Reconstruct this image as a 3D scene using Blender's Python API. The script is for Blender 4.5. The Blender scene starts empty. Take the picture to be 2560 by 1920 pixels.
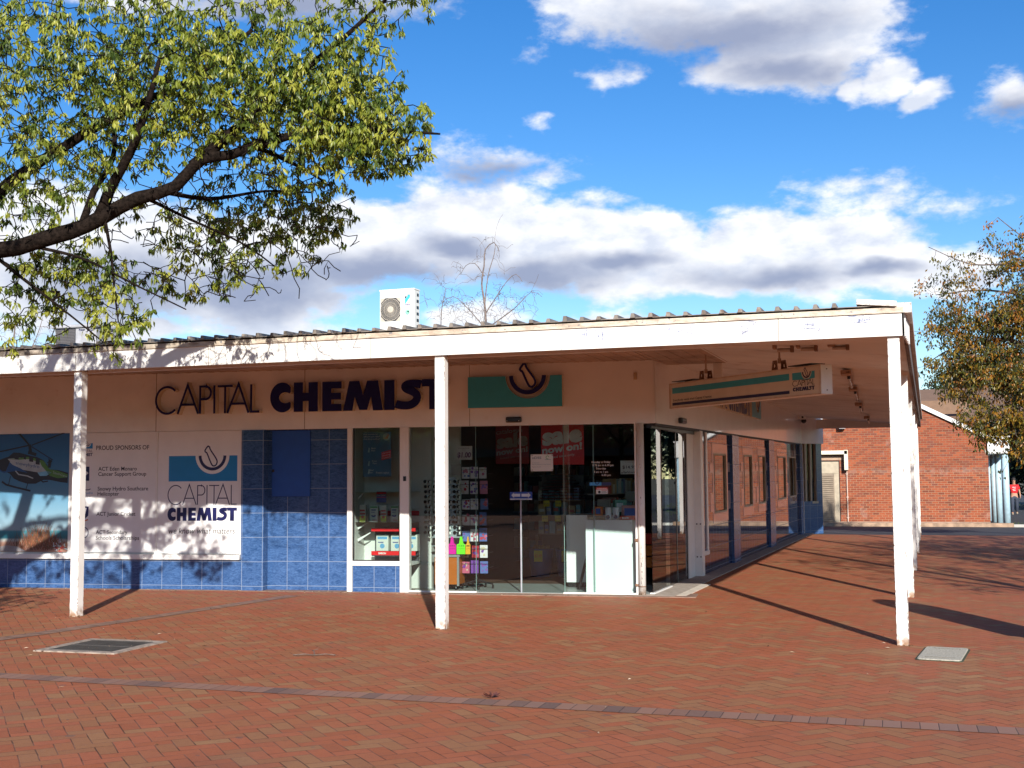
import bpy, bmesh, math, random
import numpy as np
from mathutils import Vector, Matrix
R = math.radians
SC = bpy.context.scene
COL = SC.collection

# ------------------------------------------------------------------ camera
cam_d = bpy.data.cameras.new('camera')
cam = bpy.data.objects.new('camera', cam_d); COL.objects.link(cam)
cam_d.sensor_width = 36.0; cam_d.lens = 42.97; cam_d.clip_start = .05; cam_d.clip_end = 3000
r2 = Vector((0.94695524, 0.32127496, -0.00762674)); u2 = Vector((0.03189574, -0.07034437, 0.9970127)); fwv = Vector((-0.31977872, 0.94436967, 0.07686027))
M = Matrix.Identity(4)
for i in range(3):
    M[i][0] = r2[i]; M[i][1] = u2[i]; M[i][2] = -fwv[i]
M.translation = Vector((0.33829, -12.5956, 1.65))
cam.matrix_world = M
SC.camera = cam
SC.view_settings.view_transform = 'Standard'; SC.view_settings.look = 'None'; SC.view_settings.gamma = 1.0
SC.view_settings.exposure = 0.70
SC.cycles.max_bounces = 10; SC.cycles.transparent_max_bounces = 24; SC.cycles.glossy_bounces = 5; SC.cycles.diffuse_bounces = 4
SC.cycles.caustics_reflective = False; SC.cycles.caustics_refractive = False

# ------------------------------------------------------------------ node helper
class N:
    """small arithmetic wrapper round a node socket"""
    def __init__(s, nt, sock): s.nt = nt; s.s = sock
    def op(s, kind, *a, clamp=False):
        n = s.nt.nodes.new('ShaderNodeMath'); n.operation = kind; n.use_clamp = clamp
        for i, v in enumerate((s,) + a):
            if isinstance(v, N): s.nt.links.new(v.s, n.inputs[i])
            else: n.inputs[i].default_value = v
        return N(s.nt, n.outputs[0])
    def __add__(s, o): return s.op('ADD', o)
    __radd__ = __add__
    def __sub__(s, o): return s.op('SUBTRACT', o)
    def __rsub__(s, o): return (s * -1.0) + o
    def __mul__(s, o): return s.op('MULTIPLY', o)
    __rmul__ = __mul__
    def __truediv__(s, o): return s.op('DIVIDE', o)
    def lt(s, o): return s.op('LESS_THAN', o)
    def gt(s, o): return s.op('GREATER_THAN', o)
    def mx(s, o): return s.op('MAXIMUM', o)
    def mn(s, o): return s.op('MINIMUM', o)
    def floor(s): return s.op('FLOOR')
    def mod(s, o): return s.op('FLOORED_MODULO', o)
    def abs(s): return s.op('ABSOLUTE')
    def cl(s): return s.op('ADD', 0.0, clamp=True)
    def step(s, a, b):
        n = s.nt.nodes.new('ShaderNodeMapRange'); n.interpolation_type = 'SMOOTHSTEP'
        s.nt.links.new(s.s, n.inputs[0]); n.inputs[1].default_value = a; n.inputs[2].default_value = b
        return N(s.nt, n.outputs[0])
def combine(nt, x, y, z=0.0):
    n = nt.nodes.new('ShaderNodeCombineXYZ')
    for i, v in enumerate((x, y, z)):
        if isinstance(v, N): nt.links.new(v.s, n.inputs[i])
        else: n.inputs[i].default_value = v
    return N(nt, n.outputs[0])
def sep(nt, v):
    n = nt.nodes.new('ShaderNodeSeparateXYZ'); nt.links.new(v.s, n.inputs[0])
    return [N(nt, o) for o in n.outputs]
def noise(nt, v, scale, detail=3, rough=.55, out=0, dist=0.0):
    n = nt.nodes.new('ShaderNodeTexNoise'); n.inputs['Scale'].default_value = scale; n.inputs['Detail'].default_value = detail
    n.inputs['Roughness'].default_value = rough; n.inputs['Distortion'].default_value = dist
    if v is not None: nt.links.new(v.s, n.inputs['Vector'])
    return N(nt, n.outputs[out])
def white(nt, v, out=0):
    n = nt.nodes.new('ShaderNodeTexWhiteNoise'); n.noise_dimensions = '3D'; nt.links.new(v.s, n.inputs['Vector'])
    return N(nt, n.outputs[out])
def ramp(nt, f, stops, mode='LINEAR'):
    n = nt.nodes.new('ShaderNodeValToRGB'); n.color_ramp.interpolation = mode
    e = n.color_ramp.elements
    while len(e) < len(stops): e.new(.5)
    for k, (p, c) in enumerate(stops):
        e[k].position = p; e[k].color = (*c, 1) if len(c) == 3 else c
    nt.links.new(f.s, n.inputs[0]); return N(nt, n.outputs[0])
def mixc(nt, f, a, b, mode='MIX'):
    n = nt.nodes.new('ShaderNodeMix'); n.data_type = 'RGBA'; n.blend_type = mode
    for idx, v in ((0, f), (6, a), (7, b)):
        if isinstance(v, N): nt.links.new(v.s, n.inputs[idx])
        elif idx == 0: n.inputs[0].default_value = v
        else: n.inputs[idx].default_value = (*v, 1)
    return N(nt, n.outputs[2])
def coords(nt, kind='Object'):
    n = nt.nodes.new('ShaderNodeTexCoord'); return N(nt, n.outputs[kind])
def vscale(nt, v, sc, rot=(0, 0, 0), loc=(0, 0, 0)):
    n = nt.nodes.new('ShaderNodeMapping'); n.inputs['Scale'].default_value = sc; n.inputs['Rotation'].default_value = rot; n.inputs['Location'].default_value = loc
    nt.links.new(v.s, n.inputs[0]); return N(nt, n.outputs[0])

# ------------------------------------------------------------------ world: sky + clouds, sun
SUN_EL, SUN_AZ = 23.3, 154.8          # azimuth clockwise from +Y
w = bpy.data.worlds.new('World'); SC.world = w; w.use_nodes = True
nt = w.node_tree; nt.nodes.clear()
out = nt.nodes.new('ShaderNodeOutputWorld'); bg = nt.nodes.new('ShaderNodeBackground'); nt.links.new(bg.outputs[0], out.inputs[0])
sky = nt.nodes.new('ShaderNodeTexSky'); sky.sky_type = 'NISHITA'; sky.sun_disc = False
sky.sun_elevation = R(SUN_EL); sky.sun_rotation = R(SUN_AZ); sky.altitude = 600; sky.air_density = 1.0; sky.dust_density = .25; sky.ozone_density = 2.2
bg.inputs[1].default_value = .098
hs = nt.nodes.new('ShaderNodeHueSaturation'); hs.inputs['Saturation'].default_value = 1.38; hs.inputs['Hue'].default_value = .509; hs.inputs['Value'].default_value = 1.0
nt.links.new(sky.outputs[0], hs.inputs['Color'])
gen = coords(nt, 'Generated')
dx, dy, dz = sep(nt, gen)
az = dx.op('ARCTAN2', dy) * 57.29578
el = dz.op('ARCSINE') * 57.29578
pv = combine(nt, az, el)
CLOUDS = [(-8.77,21.48,8.78,2.42,1.7),(-5.61,19.09,4.39,2.30,1.7),(-14.47,22.06,3.97,1.38,1.7),(-1.72,17.36,1.57,1.10,1.3),(-0.04,16.51,1.36,0.64,1.3),(-7.33,18.42,2.72,1.38,1.7),(-2.67,19.81,3.13,1.84,1.7),(-14.3,18.08,1.10,0.66,0.5),(-12.65,18.44,1.17,0.60,0.5),(-17.6,19.84,0.79,0.54,0.3),(4.31,15.90,2.19,1.16,1),(-20.08,14.71,3.40,1.08,0.42),(-17.44,13.95,2.09,0.78,0.42),(-14.16,12.73,2.09,0.78,0.42),(0.1,11.80,3.26,0.78,0.42),(-2.67,13.02,2.88,0.66,0.42),(-17.64,16.53,0.62,0.36,0.42),(-3.16,17.29,0.84,0.80,1),(-20.98,11.65,4.67,2.75,2.2),(-24.26,11.20,3.93,2.03,2.2),(-26.64,10.74,3.44,2.46,2.2),(-16.6,10.76,4.67,2.32,2.2),(-13.11,10.16,4.67,2.46,2.2),(-10.53,9.55,4.67,1.74,2.2),(-7.11,10.06,4.18,2.26,2.2),(-3.79,9.91,4.67,2.17,2.2),(-0.58,9.11,3.69,1.30,2.2),(1.56,8.77,2.22,1.01,2.2),(-30.47,9.60,5.41,3.19,2.2),(-34.81,10.08,5.41,2.90,2.2),(-39.74,9.84,6.38,3.48,2.2),(-20.13,7.44,2.72,0.90,1),(-14.67,7.28,2.61,0.76,1),(-29.61,7.06,4.18,0.64,1),(-35.77,7.03,4.60,0.80,1),(-28.64,21.62,6.90,1.10,1),(-36.01,21.44,5.22,1.00,1),(-40.45,7.67,3.51,1.74,1),(-2.09,12.16,3.91,1.20,0.42),(-9.48,8.34,1.88,0.40,1),(30,16.00,14.00,4.00,1),(60,10.00,20.00,5.00,1),(110,24.00,22.00,8.00,1),(-80,20.00,20.00,7.00,1),(-120,12.00,24.00,5.00,1),(175,14.00,18.00,4.00,1)]
GREYS = [(-24.91,9.58,6.79,1.36,1),(-30.04,8.86,6.01,1.87,1),(-17.7,9.37,5.22,1.16,1),(-6.29,8.96,6.01,0.88,1),(-14.42,9.75,4.17,0.68,1),(-8.59,19.9,8.62,2.04,1),(-5.64,18.29,4.17,1.36,1),(-28.63,21.42,8.36,2.04,1),(-1.78,9.06,3.14,0.54,1),(-35.8,8.68,6.79,2.04,1),(4.28,15.36,2.61,1.02,1),(-20.98,10.67,3.14,0.85,1),(-19.86,14.5,2.88,0.68,1)]
sp = vscale(nt, gen, (1, 1, 1.9))
wn = noise(nt, sp, 9, 4, .6, out=1)
wv = nt.nodes.new('ShaderNodeVectorMath'); wv.operation = 'SUBTRACT'; nt.links.new(wn.s, wv.inputs[0]); wv.inputs[1].default_value = (.5, .5, .5)
wv2 = nt.nodes.new('ShaderNodeVectorMath'); wv2.operation = 'MULTIPLY_ADD'; nt.links.new(wv.outputs[0], wv2.inputs[0]); wv2.inputs[1].default_value = (4.5, 2.2, 0); nt.links.new(pv.s, wv2.inputs[2])
def blobs(lst, vec):
    acc = None
    for a, e, ra, re, st in lst:
        m = nt.nodes.new('ShaderNodeVectorMath'); m.operation = 'MULTIPLY_ADD'; nt.links.new(vec, m.inputs[0])
        m.inputs[1].default_value = (1/ra, 1/re, 0); m.inputs[2].default_value = (-a/ra, -e/re, 0)
        l = nt.nodes.new('ShaderNodeVectorMath'); l.operation = 'LENGTH'; nt.links.new(m.outputs[0], l.inputs[0])
        v = (1.0 - N(nt, l.outputs['Value'])) * st
        if acc is None: acc = v
        else:
            acc = acc.op('SMOOTH_MAX', v, .12)
    return acc
cb = blobs(CLOUDS, wv2.outputs[0])
gb = blobs(GREYS, wv2.outputs[0])
fn = noise(nt, sp, 34, 7, .6)
f2 = noise(nt, sp, 14, 5, .55)
f4 = noise(nt, sp, 70, 6, .62)
dens = (cb + (fn - .5) * 1.15 + (f2 - .5) * .75 + (f4 - .5) * .6 - .02).step(-.10, .62)
# fluffy relief: compare the noise with itself a little towards the sun side (up)
sp2 = vscale(nt, gen, (1, 1, 1.9), loc=(0.010, -.01, 0.022))
f3 = noise(nt, sp2, 14, 5, .55); f5 = noise(nt, sp2, 34, 6, .6)
relief = ((f3 - f2) * 2.6 + (f5 - fn) * 1.6 + .42).cl()
grey = ((gb * 1.0 + .10 + (f2 - .5) * .9 + (fn - .5) * .5).step(-.1, 1.0))
lit = mixc(nt, relief, (1.0, 1.0, 1.01), (.66, .71, .82))
cc = mixc(nt, grey, lit, (.31, .355, .50))
ccs = nt.nodes.new('ShaderNodeVectorMath'); ccs.operation = 'SCALE'; nt.links.new(cc.s, ccs.inputs[0]); ccs.inputs[3].default_value = 7.3
fin = mixc(nt, dens * .97, N(nt, hs.outputs[0]), N(nt, ccs.outputs[0]))
nt.links.new(fin.s, bg.inputs[0])

sun_d = bpy.data.lights.new('sun', 'SUN'); sun_d.energy = 4.6; sun_d.angle = R(.53); sun_d.color = (1.0, .945, .865)
sun = bpy.data.objects.new('sun', sun_d); COL.objects.link(sun)
sd = Vector((math.sin(R(SUN_AZ))*math.cos(R(SUN_EL)), math.cos(R(SUN_AZ))*math.cos(R(SUN_EL)), math.sin(R(SUN_EL))))
sun.rotation_euler = sd.to_track_quat('Z', 'Y').to_euler(); sun.location = sd * 60

# ------------------------------------------------------------------ mesh helper
class MB:
    def __init__(s): s.v = []; s.f = []; s.m = []; s.tint = []
    def add(s, vs, fs, mi=0, tint=None):
        b = len(s.v); s.v.extend(vs)
        for f in fs: s.f.append(tuple(b + i for i in f)); s.m.append(mi)
        if tint is not None: s.tint.extend([tint] * len(fs))
        return s
    def box(s, x0, x1, y0, y1, z0, z1, mi=0):
        if x0 > x1: x0, x1 = x1, x0
        if y0 > y1: y0, y1 = y1, y0
        if z0 > z1: z0, z1 = z1, z0
        vs = [(x0,y0,z0),(x1,y0,z0),(x1,y1,z0),(x0,y1,z0),(x0,y0,z1),(x1,y0,z1),(x1,y1,z1),(x0,y1,z1)]
        return s.add(vs, [(0,3,2,1),(4,5,6,7),(0,1,5,4),(1,2,6,5),(2,3,7,6),(3,0,4,7)], mi)
    def cbox(s, c, h, mat=None, mi=0):
        vs = [Vector((c[0]*0+sx*h[0], sy*h[1], sz*h[2])) for sz in (-1,1) for sx, sy in ((-1,-1),(1,-1),(1,1),(-1,1))]
        if mat: vs = [mat @ v for v in vs]
        vs = [tuple(v + Vector(c)) for v in vs]
        return s.add(vs, [(0,3,2,1),(4,5,6,7),(0,1,5,4),(1,2,6,5),(2,3,7,6),(3,0,4,7)], mi)
    def poly(s, pts, y0, y1, mf=0, ms=0):
        """prism of an outline in the x-z plane between y0 (front) and y1"""
        a = sum(pts[i][0]*pts[(i+1) % len(pts)][1] - pts[(i+1) % len(pts)][0]*pts[i][1] for i in range(len(pts)))
        if a < 0: pts = pts[::-1]
        n = len(pts)
        s.add([(x, y0, z) for x, z in pts], [tuple(range(n))], mf)
        s.add([(x, y0, z) for x, z in pts] + [(x, y1, z) for x, z in pts],
              [(i, i+n, (i+1) % n + n, (i+1) % n) for i in range(n)], ms)
        s.add([(x, y1, z) for x, z in pts], [tuple(range(n-1, -1, -1))], ms)
        return s
    def plan(s, pts, z0, z1, mi=0):
        a = sum(pts[i][0]*pts[(i+1) % len(pts)][1] - pts[(i+1) % len(pts)][0]*pts[i][1] for i in range(len(pts)))
        if a < 0: pts = pts[::-1]
        n = len(pts)
        s.add([(x, y, z0) for x, y in pts] + [(x, y, z1) for x, y in pts],
              [tuple(range(n-1, -1, -1)), tuple(range(n, 2*n))] + [(i, (i+1) % n, (i+1) % n + n, i+n) for i in range(n)], mi)
        return s
    def stroke(s, pts, wd, y0, y1, mf=0, ms=0, closed=False):
        """a ribbon of width wd along a 2-D line in the x-z plane, as a prism"""
        P = [Vector(p) for p in pts]; n = len(P); L = []; Rr = []
        for i in range(n):
            a = P[i] - P[i-1] if (i > 0 or closed) else P[1] - P[0]
            b = P[(i+1) % n] - P[i] if (i < n-1 or closed) else P[-1] - P[-2]
            a.normalize(); b.normalize(); t = (a + b)
            t = t.normalized() if t.length > 1e-6 else a
            nr = Vector((-t.y, t.x)); k = 1 / max(.35, abs(nr.dot(Vector((-a.y, a.x)))))
            L.append(P[i] + nr * wd/2*k); Rr.append(P[i] - nr * wd/2*k)
        rng = range(n) if closed else range(n-1)
        for i in rng:
            j = (i+1) % n
            q = [tuple(Rr[i]), tuple(Rr[j]), tuple(L[j]), tuple(L[i])]
            s.add([(x, y0, z) for x, z in q], [(0,1,2,3)], mf)
            s.add([(q[0][0],y0,q[0][1]),(q[1][0],y0,q[1][1]),(q[1][0],y1,q[1][1]),(q[0][0],y1,q[0][1])], [(0,3,2,1)], ms)
            s.add([(q[3][0],y0,q[3][1]),(q[2][0],y0,q[2][1]),(q[2][0],y1,q[2][1]),(q[3][0],y1,q[3][1])], [(0,1,2,3)], ms)
        if not closed:
            for i in (0, n-1):
                s.add([(L[i].x,y0,L[i].y),(Rr[i].x,y0,Rr[i].y),(Rr[i].x,y1,Rr[i].y),(L[i].x,y1,L[i].y)], [(0,1,2,3)], ms)
        return s
    def tube(s, pts, r, n=8, mi=0, cap=True, tint=None):
        P = [Vector(p) for p in pts]; rs = r if hasattr(r, '__len__') else [r]*len(P)
        vs = []; up = Vector((0, 0, 1))
        prev = None
        for i, p in enumerate(P):
            t = (P[min(i+1, len(P)-1)] - P[max(i-1, 0)]).normalized()
            if prev is None:
                a = t.cross(up) if abs(t.z) < .95 else t.cross(Vector((1, 0, 0)))
            else: a = prev - t * prev.dot(t)
            a.normalize(); prev = a; b = t.cross(a)
            for k in range(n):
                an = 2*math.pi*k/n
                vs.append(tuple(p + (a*math.cos(an) + b*math.sin(an)) * rs[i]))
        fs = []
        for i in range(len(P)-1):
            for k in range(n): fs.append((i*n+k, i*n+(k+1) % n, (i+1)*n+(k+1) % n, (i+1)*n+k))
        if cap: fs.append(tuple(range(n-1, -1, -1))); fs.append(tuple((len(P)-1)*n+k for k in range(n)))
        return s.add(vs, fs, mi, tint)
    def lathe(s, c, prof, n=16, mi=0, mat=None):
        vs = []
        for r_, z in prof:
            for k in range(n):
                a = 2*math.pi*k/n; v = Vector((r_*math.cos(a), r_*math.sin(a), z))
                if mat: v = mat @ v
                vs.append(tuple(v + Vector(c)))
        fs = [(i*n+k, i*n+(k+1) % n, (i+1)*n+(k+1) % n, (i+1)*n+k) for i in range(len(prof)-1) for k in range(n)]
        fs.append(tuple(range(n-1, -1, -1))); fs.append(tuple((len(prof)-1)*n+k for k in range(n)))
        return s.add(vs, fs, mi)
    def xf(s, fn): s.v = [tuple(fn(*v)) for v in s.v]; return s
    def build(s, name, mats, parent=None, smooth=False, bevel=0, off=None):
        me = bpy.data.meshes.new(name)
        if off is None: off = OFF.get(parent.name, (0, 0, 0)) if parent is not None else (0, 0, 0)
        me.from_pydata([(x-off[0], y-off[1], z-off[2]) for x, y, z in s.v], [], s.f)
        if not isinstance(mats, (list, tuple)): mats = [mats]
        for m in mats: me.materials.append(m)
        me.polygons.foreach_set('material_index', s.m)
        if smooth: me.polygons.foreach_set('use_smooth', [True]*len(s.f))
        if s.tint:
            at = me.attributes.new('tint', 'FLOAT', 'FACE'); at.data.foreach_set('value', s.tint)
        me.update()
        o = bpy.data.objects.new(name, me); COL.objects.link(o)
        if parent is not None: o.parent = parent
        if bevel:
            md = o.modifiers.new('bevel', 'BEVEL'); md.width = bevel; md.segments = 2; md.limit_method = 'ANGLE'; md.angle_limit = R(40)
        return o
OFF = {}
# frames of reference: (origin, rotation) of the shop front and of its side wall
FA = math.atan2(.11580525, .99327194)
KX, KY = -3.288, 4.355
SA = math.atan2(1, .0096)
SX, SY = -3.302, 4.355
FRAMES = {'W': Matrix.Identity(4), 'F': Matrix.Translation((KX, KY, 0)) @ Matrix.Rotation(FA, 4, 'Z'), 'S': Matrix.Translation((SX, SY, 0)) @ Matrix.Rotation(SA, 4, 'Z')}
def setp(o, label=None, cat=None, group=None, kind=None):
    if label: o['label'] = label
    if cat: o['category'] = cat
    if group: o['group'] = group
    if kind: o['kind'] = kind
    return o
def thing(name, label, cat, loc, fr='W', rz=0, group=None, absolute=True):
    o = bpy.data.objects.new(name, None); COL.objects.link(o); o.empty_display_size = .2
    o.matrix_world = FRAMES[fr] @ Matrix.Translation(loc) @ Matrix.Rotation(rz, 4, 'Z')
    setp(o, label, cat, group)
    OFF[o.name] = tuple(loc) if absolute else (0, 0, 0)
    return o
def part(mb, name, mats, parent, label=None, **k):
    # parts of parts keep the offset of the thing
    o = mb.build(name, mats, parent, **k)
    OFF[o.name] = OFF.get(parent.name, (0, 0, 0))
    if label: o['label'] = label
    return o
def single(mb, name, mats, label, cat, loc, fr='W', rz=0, group=None, kind=None, absolute=True, **k):
    """a thing that is one mesh; mesh coordinates given in the frame when absolute"""
    o = mb.build(name, mats, None, off=(loc if absolute else (0, 0, 0)), **k)
    o.matrix_world = FRAMES[fr] @ Matrix.Translation(loc) @ Matrix.Rotation(rz, 4, 'Z')
    setp(o, label, cat, group, kind); OFF[o.name] = tuple(loc) if absolute else (0, 0, 0)
    return o
def dup(o, parent=None):
    c = o.copy(); COL.objects.link(c)
    if parent is not None: c.parent = parent
    OFF[c.name] = OFF.get(o.name, (0, 0, 0))
    for ch in list(o.children): dup(ch, c)
    return c
def text_mb(mb, body, x, z, y, wd=None, h=None, mi=0, depth=.002, bold=0.0, shear=0.0, align='LEFT', slope=0.0):
    """built-in lettering baked to mesh: baseline start (x, z) on plane y facing -y; scaled to a width wd and cap height h"""
    cu = bpy.data.curves.new('t', 'FONT'); cu.body = body; cu.size = 1; cu.offset = bold; cu.shear = shear; cu.resolution_u = 3
    ob = bpy.data.objects.new('t', cu); COL.objects.link(ob)
    dg = bpy.context.evaluated_depsgraph_get(); me = bpy.data.meshes.new_from_object(ob.evaluated_get(dg))
    vs = [v.co.copy() for v in me.vertices]; fs = [tuple(p.vertices) for p in me.polygons]
    bpy.data.objects.remove(ob); bpy.data.curves.remove(cu); bpy.data.meshes.remove(me)
    if not vs: return mb
    x0 = min(v.x for v in vs); x1 = max(v.x for v in vs)
    sy = (h or .1) / .69
    sx = wd/(x1-x0) if wd else sy
    ox = x if align == 'LEFT' else x - (x1-x0)*sx/2
    n = len(vs)
    V = [(ox+(v.x-x0)*sx, y, z+v.y*sy+slope*(v.x-x0)*sx) for v in vs]
    mb.add(V, fs, mi)
    return mb

# ------------------------------------------------------------------ materials
def new_mat(name):
    m = bpy.data.materials.new(name); m.use_nodes = True; nt = m.node_tree
    return m, nt, nt.nodes['Principled BSDF']
def pbr(name, col, rough=.5, metal=0.0, var=.12, scale=6, bump=0.0, bscale=60, spec=.5, coat=0.0, dirt=None):
    m, nt, b = new_mat(name)
    co = coords(nt)
    n1 = noise(nt, co, scale, 4)
    c = mixc(nt, n1.step(.3, .7), tuple(x*(1-var) for x in col), tuple(min(1, x*(1+var)) for x in col))
    if dirt:
        dc, lo, hi, ds = dirt
        c = mixc(nt, noise(nt, co, ds, 5, .65).step(lo, hi), c, dc)
    nt.links.new(c.s, b.inputs['Base Color'])
    b.inputs['Roughness'].default_value = rough; b.inputs['Metallic'].default_value = metal
    b.inputs['Specular IOR Level'].default_value = spec; b.inputs['Coat Weight'].default_value = coat
    if bump:
        bp = nt.nodes.new('ShaderNodeBump'); bp.inputs['Strength'].default_value = bump; bp.inputs['Distance'].default_value = .01
        nt.links.new(noise(nt, co, bscale, 4).s, bp.inputs['Height']); nt.links.new(bp.outputs[0], b.inputs['Normal'])
    return m
def m_glass(name='window_glass', tint=(.90, .955, .94), gloss=1.0, bumpy=0.0):
    m = bpy.data.materials.new(name); m.use_nodes = True; nt = m.node_tree; nt.nodes.clear()
    o = nt.nodes.new('ShaderNodeOutputMaterial'); t = nt.nodes.new('ShaderNodeBsdfTransparent'); g = nt.nodes.new('ShaderNodeBsdfGlossy')
    t.inputs[0].default_value = (*tint, 1); g.inputs['Roughness'].default_value = .0; g.inputs[0].default_value = (gloss, gloss, gloss, 1)
    fr = nt.nodes.new('ShaderNodeFresnel'); fr.inputs[0].default_value = 1.5
    if bumpy:
        bp = nt.nodes.new('ShaderNodeBump'); bp.inputs['Strength'].default_value = bumpy; bp.inputs['Distance'].default_value = .02
        nt.links.new(noise(nt, coords(nt), 1.6, 1).s, bp.inputs['Height']); nt.links.new(bp.outputs[0], g.inputs['Normal'])
    mx = nt.nodes.new('ShaderNodeMixShader'); nt.links.new(fr.outputs[0], mx.inputs[0]); nt.links.new(t.outputs[0], mx.inputs[1]); nt.links.new(g.outputs[0], mx.inputs[2])
    nt.links.new(mx.outputs[0], o.inputs[0]); return m
def m_tile(name, base=(.018, .058, .165), light=(.070, .150, .330), grout=(.22, .27, .36), px=.33, pz=.3635, ox=-5.556, oz=.067, gw=.005, rough=.16, contrast=1.5):
    m, nt, b = new_mat(name)
    co = coords(nt); x, y, z = sep(nt, co)
    u = (x - ox) / px; v = (z - oz) / pz
    fu = u - u.floor(); fv = v - v.floor()
    eu = (fu.mn(1.0 - fu)) * px; ev = (fv.mn(1.0 - fv)) * pz
    g = 1.0 - (eu.mn(ev)).step(gw*.45, gw*.9)
    idv = white(nt, combine(nt, u.floor(), v.floor()), 1)
    sh = nt.nodes.new('ShaderNodeVectorMath'); sh.operation = 'MULTIPLY_ADD'; nt.links.new(idv.s, sh.inputs[0]); sh.inputs[1].default_value = (9, 9, 9); nt.links.new(co.s, sh.inputs[2])
    sv = N(nt, sh.outputs[0])
    rv = vscale(nt, sv, (1.0, 1.0, 2.4), rot=(0, R(38), 0))
    n1 = noise(nt, rv, 9, 5, .7, dist=1.2); n2 = noise(nt, rv, 30, 4, .7, dist=.6)
    f = ((n1 - .5) * 1.6 * contrast + (n2 - .5) * 1.1 * contrast + .5).cl()
    c = mixc(nt, f, base, light)
    c = mixc(nt, g, c, grout)
    nt.links.new(c.s, b.inputs['Base Color'])
    rr = g * .5 + rough; nt.links.new(rr.s, b.inputs['Roughness'])
    bp = nt.nodes.new('ShaderNodeBump'); bp.inputs['Strength'].default_value = .25; bp.inputs['Distance'].default_value = .002
    nt.links.new((1.0 - g).s, bp.inputs['Height']); nt.links.new(bp.outputs[0], b.inputs['Normal'])
    return m
def m_brick(name, cols, mortar, bw=.23, bh=.0856, mw=.011, bumps=.4, upper=None):
    m, nt, b = new_mat(name)
    co = coords(nt); x, y, z = sep(nt, co)
    row = (z / bh).floor(); fv = z / bh - row
    u = x / bw + (row.mod(2.0)) * .5; cu = u.floor(); fu = u - cu
    d = ((fu.mn(1.0 - fu)) * bw).mn((fv.mn(1.0 - fv)) * bh)
    wob = (noise(nt, co, 40, 3) - .5) * .004
    g = 1.0 - (d + wob).step(mw*.35, mw*.75)
    rnd = white(nt, combine(nt, cu, row))
    c = ramp(nt, rnd, cols)
    c = mixc(nt, noise(nt, co, 25, 4).step(.25, .8) * .35, c, (.10, .035, .02))
    c = mixc(nt, noise(nt, co, 1.3, 5, .7).step(.56, .72) * .35, c, (.42, .30, .25))
    mo = mixc(nt, noise(nt, co, 3, 3), mortar, tuple(v*.75 for v in mortar))
    if upper:
        mo = mixc(nt, z.step(upper-.02, upper+.02) * .55, mo, tuple(v*.45 for v in mortar))
        eff = (1.0 - ((z - upper).abs()).step(0.02, .16)) * noise(nt, co, 5, 4).step(.4, .6)
        c = mixc(nt, eff * .35, c, (.30, .22, .18))
    c = mixc(nt, g, c, mo)
    nt.links.new(c.s, b.inputs['Base Color']); b.inputs['Roughness'].default_value = .85
    bp = nt.nodes.new('ShaderNodeBump'); bp.inputs['Strength'].default_value = bumps; bp.inputs['Distance'].default_value = .01
    nt.links.new((1.0 - g).s, bp.inputs['Height']); nt.links.new(bp.outputs[0], b.inputs['Normal'])
    return m
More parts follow.
